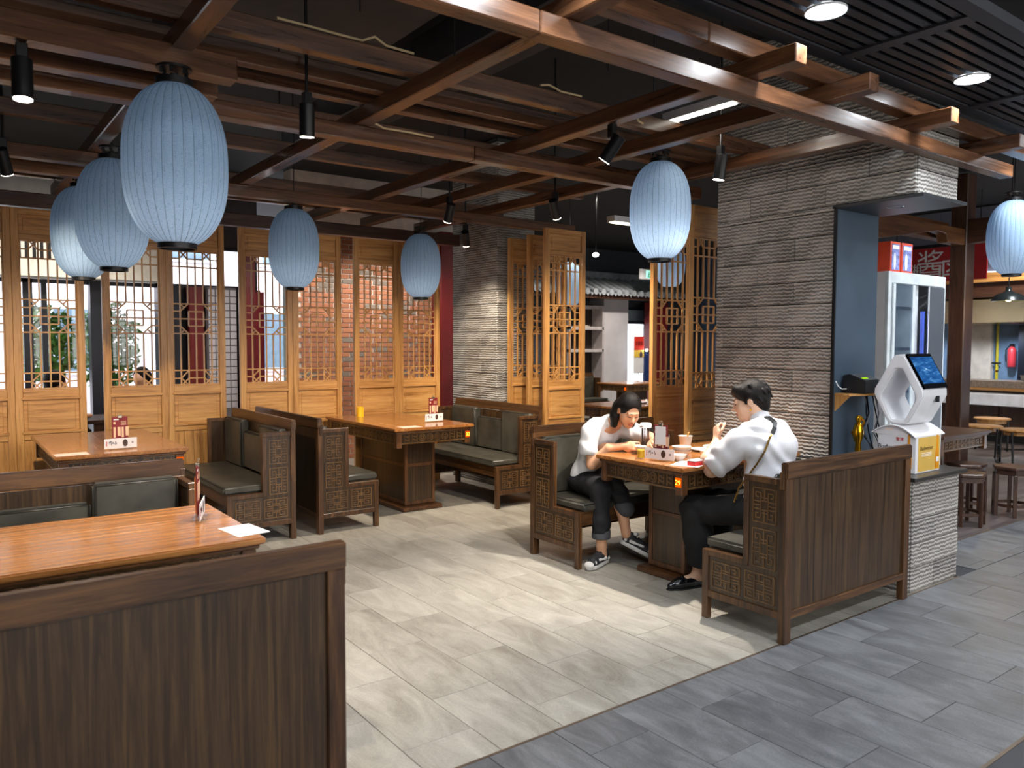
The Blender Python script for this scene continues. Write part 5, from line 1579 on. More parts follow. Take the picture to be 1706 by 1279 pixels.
# ================================================================== PEOPLE (smooth distance fields, polygonised)
class Field:
    def __init__(s):
        s.p = []

    def cap(s, a, b, ra, rb, k=0.02, sub=False):
        s.p.append(('c', np.array(a, float), np.array(b, float), ra, rb, k, sub)); return s

    def chain(s, pts, k=0.02):
        for (a, ra), (b, rb) in zip(pts[:-1], pts[1:]): s.cap(a, b, ra, rb, k)
        return s

    def ell(s, c, r, k=0.02, R=None, sub=False):
        s.p.append(('e', np.array(c, float), np.array(r, float), None if R is None else np.array(R, float), 0, k, sub)); return s

    def cut(s, c, nrm, k=0.004):
        s.p.append(('h', np.array(c, float), np.array(nrm, float), 0, 0, k, True)); return s

    def box_of(s):
        lo, hi = np.full(3, 1e9), np.full(3, -1e9)
        for q in s.p:
            if q[6]: continue
            if q[0] == 'c':
                for c, r in ((q[1], q[3]), (q[2], q[4])): lo = np.minimum(lo, c - r); hi = np.maximum(hi, c + r)
            else:
                r = max(q[2]); lo = np.minimum(lo, q[1] - r); hi = np.maximum(hi, q[1] + r)
        return lo - 0.03, hi + 0.03

    def prim(s, q, P):
        if q[0] == 'c':
            ab = q[2] - q[1]; pa = P - q[1]
            t = np.clip((pa @ ab) / max(ab @ ab, 1e-9), 0, 1)
            return np.linalg.norm(pa - t[..., None] * ab, axis=-1) - (q[3] + t * (q[4] - q[3]))
        if q[0] == 'e':
            return np.linalg.norm(P - q[1], axis=-1) - max(q[2])
        return (P - q[1]) @ q[2]

    def eval(s, P, use=None):
        d = None
        for q in (s.p if use is None else use):
            if q[0] == 'c':
                ab = q[2] - q[1]; pa = P - q[1]
                t = np.clip((pa @ ab) / max(ab @ ab, 1e-9), 0, 1)
                e = np.linalg.norm(pa - t[..., None] * ab, axis=-1) - (q[3] + t * (q[4] - q[3]))
            elif q[0] == 'e':
                x = P - q[1]
                if q[3] is not None: x = x @ q[3]           # columns of R are the local axes
                u = x / q[2]
                n0 = np.linalg.norm(u, axis=-1); n1 = np.linalg.norm(u / q[2], axis=-1) + 1e-9
                e = n0 * (n0 - 1) / n1
            else:
                e = (P - q[1]) @ q[2]
            k = q[5]
            if d is None: d = e
            elif q[6]:                                       # subtract
                e = -e if q[0] != 'h' else e
                h = np.clip(0.5 + 0.5 * (e - d) / k, 0, 1); d = d * (1 - h) + e * h + k * h * (1 - h)
            else:
                h = np.clip(0.5 + 0.5 * (e - d) / k, 0, 1); d = e * (1 - h) + d * h - k * h * (1 - h)
        return d

    def mesh(s, name, mat, res=0.01, folds=0.0):
        lo, hi = s.box_of()
        n = np.ceil((hi - lo) / res).astype(int) + 1
        g = np.stack(np.meshgrid(*[lo[i] + res * np.arange(n[i]) for i in range(3)], indexing='ij'), -1).astype(np.float32)
        D = np.empty(tuple(n), np.float32)
        bs = 8                                               # coarse blocks first, fine samples only near the surface
        nb = -(-n // bs)
        cc = np.stack(np.meshgrid(*[lo[i] + res * (bs * np.arange(nb[i]) + (bs - 1) / 2) for i in range(3)], indexing='ij'), -1)
        Dc = s.eval(cc)
        E = [s.prim(q, cc) for q in s.p]                     # lower bounds of each primitive at the block centres
        rad = res * bs * 0.87
        for (i, j, k) in np.ndindex(*nb):
            q = (slice(i * bs, (i + 1) * bs), slice(j * bs, (j + 1) * bs), slice(k * bs, (k + 1) * bs))
            if abs(Dc[i, j, k]) > res * bs * 1.25 + 0.012: D[q] = Dc[i, j, k]
            else:
                lim = max(Dc[i, j, k], 0) + 2 * rad + 0.03
                use = [p for p, e in zip(s.p, E) if p[0] == 'h' or e[i, j, k] < lim]
                D[q] = s.eval(g[q], use) if use and not use[0][6] else s.eval(g[q])
        if folds:
            D = D + folds * np.sin(g @ np.array((24.0, 12.0, 36.0)) + 2.2 * np.sin(g @ np.array((13.0, -10.0, 15.0))) + 1.5 * np.sin(g @ np.array((-7.0, 22.0, 9.0)))).astype(np.float32)
        ins = D < 0
        c = np.zeros(tuple(n - 1), int)
        for dx in (0, 1):
            for dy in (0, 1):
                for dz in (0, 1):
                    c += ins[dx:n[0] - 1 + dx, dy:n[1] - 1 + dy, dz:n[2] - 1 + dz]
        act = (c > 0) & (c < 8)
        ids = -np.ones(act.shape, int)
        ijk = np.argwhere(act)
        ids[act] = np.arange(len(ijk))
        acc = np.zeros((len(ijk), 3)); cnt = np.zeros(len(ijk))
        corners = [(x, y, z) for x in (0, 1) for y in (0, 1) for z in (0, 1)]
        for a in range(8):
            for b in range(a + 1, 8):
                if sum(abs(corners[a][m] - corners[b][m]) for m in range(3)) != 1: continue
                A, B = ijk + corners[a], ijk + corners[b]
                da, db = D[tuple(A.T)], D[tuple(B.T)]
                x = (da < 0) != (db < 0)
                t = np.where(x, da / np.where(da - db == 0, 1, da - db), 0)
                p = A + t[:, None] * (B - A)
                acc[x] += p[x]; cnt[x] += 1
        v = lo + res * acc / cnt[:, None]
        faces = []
        for ax in range(3):
            o1, o2 = [(1, 2), (2, 0), (0, 1)][ax]
            sl0 = [slice(None)] * 3; sl1 = [slice(None)] * 3
            sl0[ax] = slice(0, -1); sl1[ax] = slice(1, None)
            cr = ins[tuple(sl0)] != ins[tuple(sl1)]
            e = np.argwhere(cr)
            e = e[(e[:, o1] > 0) & (e[:, o2] > 0)]
            e = e[(e[:, o1] < n[o1] - 1) & (e[:, o2] < n[o2] - 1)]
            q = []
            for da, db in ((0, 0), (-1, 0), (-1, -1), (0, -1)):
                k = e.copy(); k[:, o1] += da; k[:, o2] += db
                q.append(ids[tuple(k.T)])
            q = np.stack(q, 1)
            fl = ins[tuple(e.T)]
            q[~fl] = q[~fl][:, ::-1]
            faces.append(q)
        f = np.concatenate(faces)
        f = f[(f >= 0).all(1)]
        me = bpy.data.meshes.new(name)
        me.from_pydata(v.tolist(), [], f.tolist())
        me.materials.append(mat)
        me.shade_smooth()
        return me

    def build(s, name, mat, parent=None, res=0.01, folds=0.0):
        return put(name, s.mesh(name, mat, res, folds), parent)


def frame(f, up=(0, 0, 1)):
    """columns: right, forward, up"""
    f = Vector(f).normalized(); r = f.cross(Vector(up)).normalized(); u = r.cross(f)
    return np.array([r, f, u]).T


def skin_mat(name, col):
    if name in MATS: return MATS[name]
    m = plain(name, col, 0.5, 0, 0.06, 30)
    b = m.node_tree.nodes['Principled BSDF']
    b.inputs['Subsurface Weight'].default_value = 0.0
    b.inputs['Subsurface Radius'].default_value = (0.01, 0.004, 0.002)
    return m


def cloth_mat(name, col, sc=22, st=0.5):
    if name in MATS: return MATS[name]
    t = NT(name)
    v = t.coords((1, 1, 0.6))
    n1 = t.n('ShaderNodeTexNoise', i_Scale=sc * 0.5, i_Detail=4.0, i_Distortion=1.2); t.l(v, n1.inputs['Vector'])
    lo = tuple(c * 0.9 for c in col)
    t.l(t.ramp(n1.outputs['Fac'], [(0.3, lo), (0.7, col)]), t.b.inputs['Base Color'])
    t.b.inputs['Roughness'].default_value = 0.85
    t.bump(n1.outputs['Fac'], st, 0.02)
    MATS[name] = t.m
    return t.m


def hair_mat():
    if 'black_hair' in MATS: return MATS['black_hair']
    t = NT('black_hair')
    v = t.coords((60, 60, 6))
    n1 = t.n('ShaderNodeTexNoise', i_Scale=4.0, i_Detail=3.0, i_Distortion=0.5); t.l(v, n1.inputs['Vector'])
    t.l(t.ramp(n1.outputs['Fac'], [(0.35, srgb(12, 10, 10)), (0.7, srgb(30, 25, 23))]), t.b.inputs['Base Color'])
    t.b.inputs['Roughness'].default_value = 0.45
    t.b.inputs['Specular IOR Level'].default_value = 0.18
    t.bump(n1.outputs['Fac'], 0.6, 0.006)
    MATS['black_hair'] = t.m
    return t.m


HAIR = hair_mat()


def head_into(F, c, R, s=1.0, masc=False):
    """skull, jaw, nose, ears in the head frame (right, forward, up)"""
    c = np.array(c, float)
    L = lambda x, y, z: c + R @ (np.array((x, y, z)) * s)
    F.ell(L(0, -0.012, 0.03), np.array((0.074, 0.092, 0.088)) * s, 0.02, R)
    F.ell(L(0, 0.022, -0.035), np.array((0.060, 0.068, 0.075)) * s, 0.03, R)
    F.ell(L(0, 0.058, -0.092), np.array((0.026, 0.022, 0.02)) * s, 0.03, R)
    for q in (-1, 1):
        F.ell(L(q * 0.042, 0.052, -0.03), np.array((0.02, 0.02, 0.024)) * s, 0.02, R)       # cheeks
        F.ell(L(q * 0.031, 0.096, 0.004), np.array((0.016, 0.012, 0.011)) * s, 0.010, R, sub=True)
        F.ell(L(q * 0.031, 0.076, 0.003), np.array((0.013, 0.012, 0.010)) * s, 0.006, R)
        F.ell(L(q * 0.076, -0.008, -0.008), np.array((0.008, 0.018, 0.031)) * s, 0.006, R)  # ears
        F.ell(L(q * 0.083, -0.006, -0.006), np.array((0.006, 0.009, 0.018)) * s, 0.004, R, sub=True)
    F.ell(L(0, 0.078, 0.022), np.array((0.05, 0.012, 0.008)) * s, 0.015, R)                 # brow
    F.cap(L(0, 0.084, 0.008), L(0, 0.104, -0.030), 0.007 * s, 0.0125 * s, 0.012)            # nose
    for q in (-1, 1): F.ell(L(q * 0.011, 0.094, -0.034), np.array((0.009, 0.010, 0.008)) * s, 0.006, R)
    return L


def face_parts(parent, L, R, lipcol, s=1.0):
    lip = Field()
    lip.ell(L(0, 0.087, -0.060), np.array((0.021, 0.009, 0.0055)) * s, 0.003, R).ell(L(0, 0.086, -0.069), np.array((0.018, 0.009, 0.006)) * s, 0.003, R)
    lip.build('lips', skin_mat('lip_' + parent.name, lipcol), parent, 0.0025)
    for q in (-1, 1):
        e = Field().cap(L(q * 0.016, 0.090, 0.022), L(q * 0.046, 0.076, 0.025), 0.0035 * s, 0.0025 * s)
        e.build('eyebrow', HAIR, parent, 0.0025)
        e = Field().cap(L(q * 0.019, 0.0885, -0.004), L(q * 0.043, 0.080, -0.002), 0.0026 * s, 0.0022 * s)
        e.build('eyelashes', HAIR, parent, 0.002)


def hand_into(F, w, d, nrm, curl=0.6, side=1, s=1.0, k=0.006):
    """w wrist, d direction of the fingers, nrm palm normal (towards which the fingers curl); side = +1 puts the thumb along d x nrm"""
    w = Vector(w); d = Vector(d).normalized(); n = Vector(nrm); n = (n - d * n.dot(d)).normalized(); t = d.cross(n) * side
    A = lambda a, b, c: np.array(w + d * a * s + t * b * s + n * c * s)
    F.ell(A(0.045, 0, 0), np.array((0.04, 0.046, 0.016)) * s, 0.012, np.array([t, d, n]).T)
    F.cap(A(-0.01, 0, 0), A(0.03, 0, 0), 0.023 * s, 0.022 * s, 0.015)
    for i, (b, L) in enumerate(((0.031, 0.068), (0.011, 0.078), (-0.010, 0.073), (-0.030, 0.058))):
        p = w + d * 0.082 * s + t * b * s
        r = 0.0088 - 0.0006 * i
        ang = 0.2
        q0 = w + d * 0.05 * s + t * b * 0.85 * s
        F.cap(np.array(q0), np.array(p), 0.010 * s, r * s, 0.010)
        for j, fr in enumerate((0.45, 0.32, 0.23)):
            ang += curl * (0.7 if j == 0 else 1.0)
            e = p + (d * math.cos(ang) + n * math.sin(ang)) * L * fr * s + t * b * 0.02 * s
            F.cap(np.array(p), np.array(e), r * s, (r - 0.0008) * s, k)
            p = e; r -= 0.0008
    p = w + d * 0.018 * s + t * 0.028 * s
    for (a, b, c), r in (((0.052, 0.052, 0.018), 0.0105), ((0.080, 0.050, 0.034), 0.009), ((0.100, 0.040, 0.046), 0.008)):
        e = w + (d * a + t * b + n * c) * s
        F.cap(np.array(p), np.array(e), r * 1.1 * s, r * s, k)
        p = e


def sneaker(parent, heel, toe, up=(0, 0, 1), s=1.0):
    heel, toe = Vector(heel), Vector(toe)
    R = frame(toe - heel, up)
    L = lambda x, y, z: np.array(heel) + R @ (np.array((x, y, z)) * s)
    u = Field()
    u.chain([(L(0, 0.035, 0.045), 0.036 * s), (L(0, 0.12, 0.055), 0.038 * s), (L(0, 0.20, 0.042), 0.037 * s), (L(0, 0.245, 0.034), 0.027 * s)], 0.02)
    u.chain([(L(0, 0.035, 0.06), 0.034 * s), (L(0, 0.045, 0.09), 0.034 * s)], 0.02)
    u.ell(L(0, 0.04, 0.13), np.array((0.024, 0.03, 0.02)) * s, 0.006, R, sub=True)
    sh = u.build('upper', plain('black_mesh_fabric', srgb(36, 36, 40), 0.7), parent, 0.006)
    so = Field()
    so.chain([(L(0, 0.025, 0.016), 0.034 * s), (L(0, 0.12, 0.014), 0.034 * s), (L(0, 0.20, 0.014), 0.038 * s), (L(0, 0.25, 0.018), 0.028 * s)], 0.02)
    so.cut(L(0, 0, 0.0), -R[:, 2]).cut(L(0, 0, 0.034), R[:, 2])
    for q in range(6):
        for sx in (-1, 1):
            so.ell(L(sx * 0.045, 0.03 + q * 0.042, 0.0), np.array((0.016, 0.009, 0.014)) * s, 0.004, R, sub=True)
    so.build('sole', plain('white_rubber', srgb(214, 212, 208), 0.6), sh, 0.005)
    tr = Field()
    tr.ell(L(0, 0.255, 0.035), np.array((0.036, 0.026, 0.026)) * s, 0.01, R)
    tr.cap(L(0.034, 0.17, 0.058), L(0.034, 0.07, 0.05), 0.009 * s, 0.013 * s, 0.004).cap(L(-0.034, 0.17, 0.058), L(-0.034, 0.07, 0.05), 0.009 * s, 0.013 * s, 0.004)
    tr.cap(L(0.03, 0.03, 0.045), L(-0.03, 0.03, 0.045), 0.016 * s, 0.016 * s, 0.004).ell(L(0, 0.215, 0.045), np.array((0.040, 0.02, 0.03)) * s, 0.006, R)
    tr.cap(L(0.02, 0.075, 0.115), L(-0.02, 0.075, 0.115), 0.016 * s, 0.016 * s, 0.004)
    tr.cap(L(0.0, 0.005, 0.06), L(0.0, 0.008, 0.11), 0.014 * s, 0.012 * s, 0.004)
    tr.build('white_overlay', plain('white_leatherette', srgb(226, 224, 222), 0.5), sh, 0.005)
    lc = MB()
    for q in range(4):
        a, b = L(-0.022, 0.105 + q * 0.026, 0.094 - q * 0.006), L(0.022, 0.105 + q * 0.026, 0.094 - q * 0.006)
        lc.tube([tuple(a), tuple((a + b) / 2 + R[:, 2] * 0.006), tuple(b)], 0.003, 5)
    lc.build('laces', plain('black_lace', srgb(20, 20, 22), 0.8), sh)
    return sh


# ---------------------------------------------------------------- young woman on the far bench
SKA = skin_mat('warm_skin', srgb(222, 168, 132))
pa = thing('person', 'person in a white T-shirt bending over a bowl, legs crossed', 'person')
HR = frame((-0.30, -0.82, -0.46), (-0.05, -0.35, 0.9))
HC = (3.875, 3.85, 1.085)
B = Field()
LA = head_into(B, HC, HR, 0.96)
B.chain([((3.86, 4.05, 0.96), 0.052), (LA(0, -0.035, -0.06), 0.05)], 0.03)
B.chain([((3.86, 4.20, 0.62), 0.10), ((3.86, 4.12, 0.84), 0.105)], 0.05)
B.chain([((3.86, 4.06, 0.95), 0.06), ((3.735, 4.07, 0.93), 0.048), ((3.715, 4.05, 0.70), 0.036)], 0.02)
B.chain([((3.715, 4.05, 0.70), 0.037), ((3.77, 3.93, 0.825), 0.031), ((3.83, 3.85, 0.84), 0.024)], 0.015)
hand_into(B, (3.83, 3.85, 0.84), (0.35, -0.85, 0.1), (0.8, 0.1, -0.25), 0.5, -1, 0.92)
B.chain([((3.86, 4.06, 0.95), 0.06), ((4.0, 4.02, 0.95), 0.048), ((4.20, 3.86, 0.845), 0.036)], 0.02)
B.chain([((4.20, 3.86, 0.845), 0.037), ((4.08, 3.78, 0.86), 0.030), ((3.99, 3.72, 0.88), 0.024)], 0.015)
hand_into(B, (3.99, 3.72, 0.88), (-0.8, -0.45, 0.05), (-0.1, -0.6, -0.6), 0.6, -1, 0.92)
B.chain([((3.725, 3.955, 0.26), 0.045), ((3.73, 3.96, 0.14), 0.036), ((3.74, 3.965, 0.07), 0.038)], 0.015)
B.chain([((3.885, 3.94, 0.42), 0.048), ((3.90, 3.91, 0.30), 0.037), ((3.905, 3.89, 0.205), 0.036)], 0.015)
body = B.build('body', SKA, pa, 0.0075)
face_parts(pa, LA, HR, srgb(200, 112, 98), 0.96)
T = Field()
T.ell((3.86, 4.23, 0.60), (0.155, 0.115, 0.13), 0.06).ell((3.86, 4.17, 0.76), (0.145, 0.105, 0.15), 0.06).ell((3.86, 4.10, 0.90), (0.15, 0.10, 0.10), 0.05)
T.chain([((3.78, 4.08, 0.955), 0.07), ((3.725, 4.075, 0.92), 0.066), ((3.705, 4.075, 0.80), 0.068)], 0.03)
T.chain([((3.95, 4.05, 0.965), 0.07), ((4.01, 4.02, 0.94), 0.064), ((4.09, 3.95, 0.90), 0.062)], 0.03)
T.cap((3.86, 4.06, 0.98), (3.86, 4.03, 0.99), 0.06, 0.055, 0.03)
T.ell(LA(0, -0.01, -0.125), (0.062, 0.06, 0.05), 0.012, None, True)
T.ell((3.70, 4.07, 0.715), (0.085, 0.085, 0.06), 0.006, None, True).cut((0, 0, 0.49), (0, 0, -1))
T.build('t_shirt', cloth_mat('white_cotton', srgb(232, 232, 234), 14, 0.35), pa, 0.008, 0.0045)
Q = Field()
Q.ell((3.86, 4.25, 0.545), (0.165, 0.125, 0.095), 0.04)
Q.chain([((3.79, 4.20, 0.55), 0.092), ((3.715, 3.96, 0.54), 0.074), ((3.72, 3.955, 0.30), 0.062), ((3.725, 3.957, 0.22), 0.060)], 0.03)
Q.chain([((3.93, 4.20, 0.57), 0.090), ((3.83, 3.985, 0.625), 0.070), ((3.885, 3.93, 0.47), 0.060), ((3.905, 3.905, 0.39), 0.058)], 0.03)
Q.cut((3.725, 3.957, 0.185), (0, 0, -1))
Q.build('trousers', cloth_mat('black_denim', srgb(24, 24, 28), 20, 0.5), pa, 0.009, 0.0035)
cf = Field().cap((3.725, 3.957, 0.205), (3.727, 3.957, 0.235), 0.066, 0.066).cut((3.72, 3.95, 0.19), (0, 0, -1)).cut((3.72, 3.95, 0.25), (0, 0, 1))
cf.build('turned_cuff', cloth_mat('grey_denim', srgb(78, 80, 86), 20, 0.4), pa, 0.007)
cf = Field().cap((3.895, 3.918, 0.415), (3.908, 3.90, 0.385), 0.062, 0.062)
cf.build('turned_cuff', cloth_mat('grey_denim', srgb(78, 80, 86), 20, 0.4), pa, 0.007)
Hh = Field()
Hh.ell(LA(0, -0.018, 0.038), np.array((0.086, 0.100, 0.096)) * 0.97, 0.02, HR)
for q in (-1, 1):
    Hh.chain([(LA(q * 0.072, -0.03, 0.03), 0.026), (LA(q * 0.082, -0.035, -0.06), 0.026), (LA(q * 0.078, -0.02, -0.135), 0.019)], 0.02)
    Hh.chain([(LA(q * 0.05, -0.075, 0.0), 0.04), (LA(q * 0.055, -0.07, -0.10), 0.03)], 0.03)
Hh.chain([(LA(0, -0.085, 0.0), 0.045), (LA(0, -0.08, -0.11), 0.034)], 0.03)
_h = LA(0.078, -0.045, 0.0)
Hh.chain([(_h, 0.030), (_h + np.array((-0.004, 0.012, -0.06)), 0.030), (_h + np.array((-0.004, 0.016, -0.125)), 0.022)], 0.02)
Hh.ell(LA(0, 0.105, -0.03), np.array((0.064, 0.075, 0.10)), 0.012, HR, True)
Hh.ell(LA(0.092, 0.004, -0.008), np.array((0.022, 0.024, 0.036)), 0.008, HR, True)
Hh.build('hair', HAIR, pa, 0.006)
sneaker(pa, (3.80, 3.985, 0.004), (3.53, 3.89, 0.004), (0, 0, 1), 0.98)
sneaker(pa, (3.885, 3.925, 0.135), (3.985, 3.70, 0.045), (0.15, 0.28, 0.9), 0.95)

# ---------------------------------------------------------------- man on the near bench, back turned
SKB = skin_mat('fair_skin', srgb(226, 180, 150))
pb = thing('person', 'person in a white shirt seen from behind, with a gold chain bag strap', 'person')
MR = frame((-0.52, 0.83, -0.20), (0.05, 0.1, 1))
MC = (4.055, 2.985, 1.19)
B = Field()
LM = head_into(B, MC, MR, 1.0)
B.chain([((4.06, 2.90, 1.03), 0.06), (LM(0, -0.03, -0.07), 0.058)], 0.03)
B.chain([((4.05, 2.86, 0.62), 0.12), ((4.05, 2.86, 0.95), 0.13)], 0.05)
B.chain([((4.05, 2.88, 1.0), 0.07), ((3.885, 2.90, 0.985), 0.052), ((3.85, 3.10, 0.775), 0.044)], 0.02)
B.chain([((3.845, 3.105, 0.77), 0.046), ((3.84, 3.135, 0.838), 0.040), ((3.94, 3.16, 0.90), 0.032), ((4.0, 3.185, 0.94), 0.026)], 0.012)
hand_into(B, (4.0, 3.185, 0.94), (0.15, 0.25, 0.9), (0.75, -0.5, -0.1), 0.95, -1, 1.0)
B.chain([((4.05, 2.88, 1.0), 0.07), ((4.21, 2.91, 0.985), 0.052), ((4.27, 3.07, 0.86), 0.042), ((4.20, 3.22, 0.88), 0.03)], 0.02)
hand_into(B, (4.20, 3.22, 0.88), (-0.6, 0.6, 0.3), (-0.4, -0.5, -0.5), 0.7, 1, 1.0)
B.chain([((3.905, 3.225, 0.26), 0.045), ((3.905, 3.235, 0.13), 0.038), ((3.895, 3.24, 0.07), 0.042)], 0.015)
B.chain([((3.90, 3.24, 0.06), 0.036), ((3.80, 3.265, 0.045), 0.03)], 0.015)
B.chain([((4.17, 3.28, 0.26), 0.045), ((4.17, 3.28, 0.07), 0.038), ((4.16, 3.38, 0.04), 0.03)], 0.015)
B.build('body', SKB, pb, 0.0075)
face_parts(pb, LM, MR, srgb(196, 120, 104), 1.0)
T = Field()
T.ell((4.05, 2.83, 0.57), (0.185, 0.150, 0.12), 0.06).ell((4.05, 2.82, 0.74), (0.185, 0.145, 0.17), 0.06).ell((4.05, 2.83, 0.93), (0.195, 0.135, 0.13), 0.06)
T.chain([((3.95, 2.87, 1.015), 0.085), ((3.88, 2.91, 0.965), 0.080), ((3.855, 3.0, 0.88), 0.078), ((3.845, 3.055, 0.815), 0.080)], 0.035)
T.chain([((4.15, 2.87, 1.015), 0.085), ((4.22, 2.92, 0.96), 0.080), ((4.27, 3.0, 0.90), 0.078)], 0.035)
T.cap((4.06, 2.90, 1.04), (4.062, 2.905, 1.075), 0.075, 0.068, 0.03)
T.ell((3.835, 3.125, 0.755), (0.10, 0.075, 0.075), 0.006, None, True).cut((0, 0, 0.475), (0, 0, -1))
T.cap((4.03, 2.84, 1.055), (4.09, 2.845, 1.06), 0.045, 0.045, 0.03)
T.ell((4.06, 2.965, 1.10), (0.05, 0.055, 0.04), 0.012, None, True)
T.build('shirt', cloth_mat('white_shirt_cotton', srgb(230, 229, 234), 10, 0.5), pb, 0.008, 0.0055)
Q = Field()
Q.ell((4.05, 2.84, 0.545), (0.185, 0.15, 0.09), 0.04)
Q.chain([((3.955, 2.92, 0.54), 0.102), ((3.875, 3.255, 0.495), 0.088), ((3.895, 3.235, 0.33), 0.090), ((3.905, 3.225, 0.17), 0.085)], 0.035)
Q.chain([((4.14, 2.92, 0.54), 0.100), ((4.16, 3.28, 0.50), 0.088), ((4.17, 3.28, 0.17), 0.085)], 0.035)
Q.cut((3.9, 3.2, 0.135), (0, 0, -1))
Q.build('trousers', cloth_mat('black_trouser_cloth', srgb(21, 20, 22), 16, 0.5), pb, 0.009, 0.0045)
Hm = Field()
Hm.ell(LM(0, -0.022, 0.050), np.array((0.090, 0.104, 0.092)), 0.02, MR)
Hm.ell(LM(0, -0.075, -0.01), np.array((0.066, 0.045, 0.075)), 0.03, MR)
for q in (-1, 1):
    Hm.chain([(LM(q * 0.074, -0.02, 0.045), 0.02), (LM(q * 0.076, 0.012, -0.005), 0.012)], 0.015)
Hm.chain([(LM(-0.05, 0.06, 0.085), 0.03), (LM(0.04, 0.075, 0.075), 0.03)], 0.03)
Hm.ell(LM(0, 0.115, -0.025), np.array((0.068, 0.068, 0.085)), 0.012, MR, True)
for q in (-1, 1): Hm.ell(LM(q * 0.09, -0.006, -0.012), np.array((0.022, 0.022, 0.034)), 0.008, MR, True)
rnd = random.Random(3)
for i in range(26):
    a, z = rnd.uniform(-PI, 0.2), rnd.uniform(-0.02, 0.12)
    rr = math.sqrt(max(0.05, 1 - ((z - 0.05) / 0.1) ** 2))
    p = (0.088 * rr * math.cos(a), -0.022 + 0.102 * rr * math.sin(a), z)
    Hm.cap(LM(*p), LM(p[0] * 1.04, p[1] * 1.04 - 0.01, z - 0.025), 0.012, 0.006, 0.008)
Hm.build('hair', HAIR, pb, 0.006)
ea = MB().ball(tuple(LM(-0.078, -0.004, -0.05)), 0.007, n=10, m=6).build('earring', GOLD, pb)
# bag strap over the shoulder: leather tab, then a gold chain down the back
sp = [(4.035, 2.90, 1.105), (4.032, 2.83, 1.112), (4.025, 2.779, 1.087), (3.987, 2.757, 1.056), (3.95, 2.746, 1.026)]
st_ = MB()
for a, b in zip(sp[:-1], sp[1:]): st_.bar(a, b, 0.024, 0.007, up=(0.1, 0.75, -0.65))
st_.build('strap_tab', plain('black_strap_leather', srgb(24, 24, 26), 0.4), pb)
cp = [Vector(q) for q in ((3.95, 2.746, 1.026), (3.922, 2.742, 1.005), (3.892, 2.738, 0.965), (3.874, 2.745, 0.92), (3.864, 2.785, 0.85), (3.852, 2.84, 0.77), (3.85, 2.90, 0.69), (3.848, 2.93, 0.60))]
ch = MB()
prev, i = None, 0
for a, b in zip(cp[:-1], cp[1:]):
    m = max(2, int((b - a).length / 0.009))
    for k in range(m):
        p = a.lerp(b, (k + 1) / m)
        if prev is not None:
            ch.bar(prev, p, 0.012 if i % 2 else 0.006, 0.006 if i % 2 else 0.012)
        prev = p; i += 1
tag(ch.build('chain_strap', plain('antique_gold_chain', srgb(150, 118, 60), 0.3, 0.9), pb), kind='stuff')
# black penny loafer
def loafer(parent, heel, toe):
    heel, toe = Vector(heel), Vector(toe)
    R = frame(toe - heel)
    L = lambda x, y, z: np.array(heel) + R @ np.array((x, y, z))
    f = Field()
    f.chain([(L(0, 0.03, 0.034), 0.034), (L(0, 0.11, 0.036), 0.035), (L(0, 0.19, 0.034), 0.038), (L(0, 0.255, 0.024), 0.024)], 0.02)
    f.ell(L(0, 0.06, 0.078), (0.030, 0.072, 0.026), 0.006, R, True)
    f.cut(L(0, 0, 0.004), -R[:, 2])
    o = f.build('loafer', plain('black_patent_leather', srgb(16, 17, 22), 0.16, 0, 0.1, coat=0.6), parent, 0.006)
    f = Field().cap(L(-0.034, 0.165, 0.055), L(0.034, 0.165, 0.055), 0.010, 0.010).cap(L(0, 0.165, 0.071), L(0, 0.172, 0.071), 0.012, 0.012, 0.01)
    f.build('saddle_strap', plain('black_patent_leather', srgb(16, 17, 22), 0.16), o, 0.005)
    f = Field().chain([(L(0, 0.03, 0.004), 0.035), (L(0, 0.19, 0.004), 0.039), (L(0, 0.258, 0.004), 0.026)], 0.02).cut(L(0, 0, 0.0), -R[:, 2]).cut(L(0, 0, 0.010), R[:, 2])
    f.build('sole', plain('black_rubber', srgb(14, 14, 15), 0.6), o, 0.005)


loafer(pb, (3.945, 3.225, 0.0), (3.655, 3.30, 0.0))
loafer(pb, (4.17, 3.25, 0.0), (4.15, 3.52, 0.0))

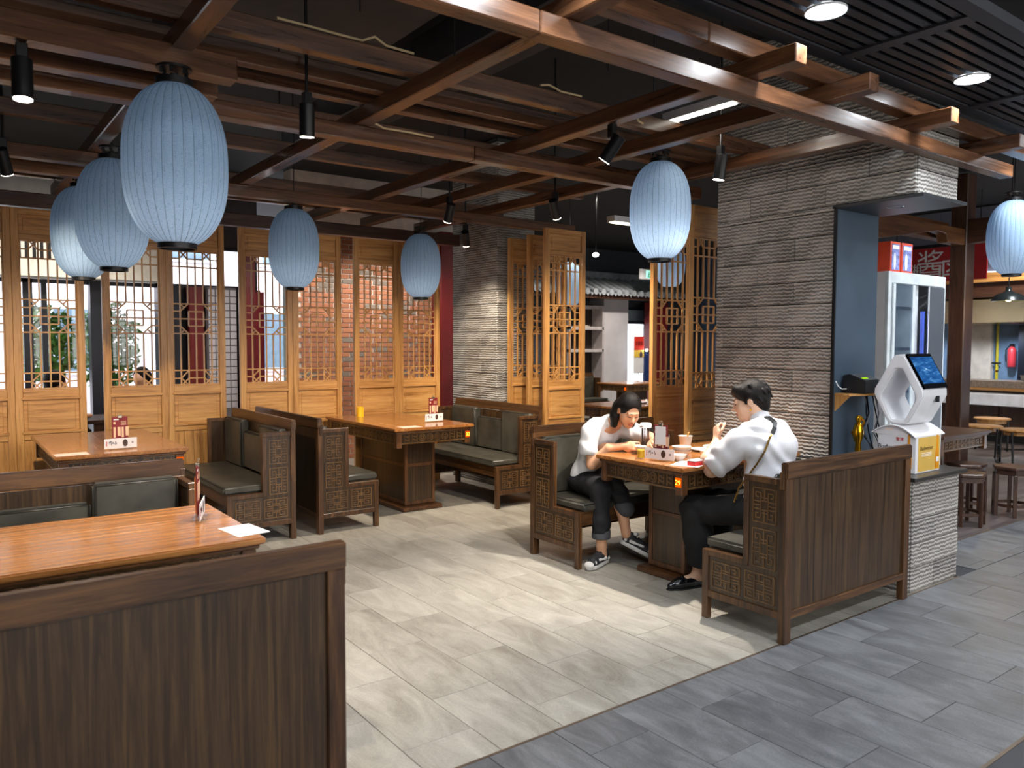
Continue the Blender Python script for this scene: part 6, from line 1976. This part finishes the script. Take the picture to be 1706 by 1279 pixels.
# ---------------------------------------------------------------- diners beyond the screens (small, out of focus)
def far_diner(label, loc, facing, shirt, skin, hair_long):
    t = thing('person', label, 'person', loc)
    R = frame(facing)
    P = lambda x, y, z: R @ np.array((x, y, z))
    b = Field()
    b.ell(P(0, 0.10, 1.13), (0.075, 0.092, 0.11), 0.02, R).cap(P(0, 0.02, 0.95), P(0, 0.08, 1.05), 0.05, 0.05, 0.02)
    b.cap(P(0, 0.19, 1.115), P(0, 0.2, 1.10), 0.012, 0.014, 0.02)
    for q in (-1, 1):
        b.chain([(P(q * 0.17, 0.0, 0.90), 0.05), (P(q * 0.2, 0.12, 0.70), 0.04), (P(q * 0.1, 0.32, 0.78), 0.03)], 0.02)
        b.cap(P(q * 0.1, 0.32, 0.78), P(q * 0.07, 0.4, 0.78), 0.03, 0.022, 0.01)
    b.build('body', skin, t, 0.014)
    s = Field()
    s.ell(P(0, -0.06, 0.60), (0.17, 0.13, 0.16), 0.06, R).ell(P(0, -0.02, 0.82), (0.18, 0.12, 0.16), 0.06, R)
    for q in (-1, 1): s.chain([(P(q * 0.14, 0.0, 0.93), 0.07), (P(q * 0.19, 0.06, 0.78), 0.062)], 0.03)
    s.build('shirt', shirt, t, 0.016)
    h = Field()
    h.ell(P(0, 0.08, 1.165), (0.088, 0.105, 0.105), 0.02, R)
    if hair_long: h.ell(P(0, 0.0, 1.10), (0.085, 0.06, 0.12), 0.03, R)
    h.ell(P(0, 0.21, 1.10), (0.07, 0.08, 0.10), 0.012, R, True)
    h.build('hair', HAIR, t, 0.012)
    l = Field()
    for q in (-1, 1): l.chain([(P(q * 0.1, -0.05, 0.5), 0.09), (P(q * 0.1, 0.36, 0.48), 0.07), (P(q * 0.1, 0.34, 0.06), 0.05), (P(q * 0.1, 0.42, 0.03), 0.035)], 0.03)
    l.build('trousers', cloth_mat('black_denim', srgb(24, 24, 28), 20, 0.5), t, 0.016)
    st = thing('plain_stool', label.replace('person', 'stool under the person', 1), 'stool', loc)
    MB().box(*P(-0.18, -0.2, 0.40), *P(0.18, 0.16, 0.43)).build('seat', w_post('x'), st)
    for a in (-0.15, 0.13):
        for c in (-0.17, 0.11):
            q1 = P(a, c, 0); MB().box(q1[0], q1[1], 0, q1[0] + 0.03, q1[1] + 0.03, 0.40).build('leg', w_post('z'), st)
    return t


far_diner('person in a navy shirt behind the second screen from the left', (0.93, 9.2, 0), (0.95, 0.3, 0), cloth_mat('navy_cotton', srgb(34, 46, 92)), SKA, False)
far_diner('person in a cream top seen through the gap between screens', (2.05, 10.05, 0), (-0.75, -0.66, 0), cloth_mat('cream_knit', srgb(214, 200, 180)), SKB, True)
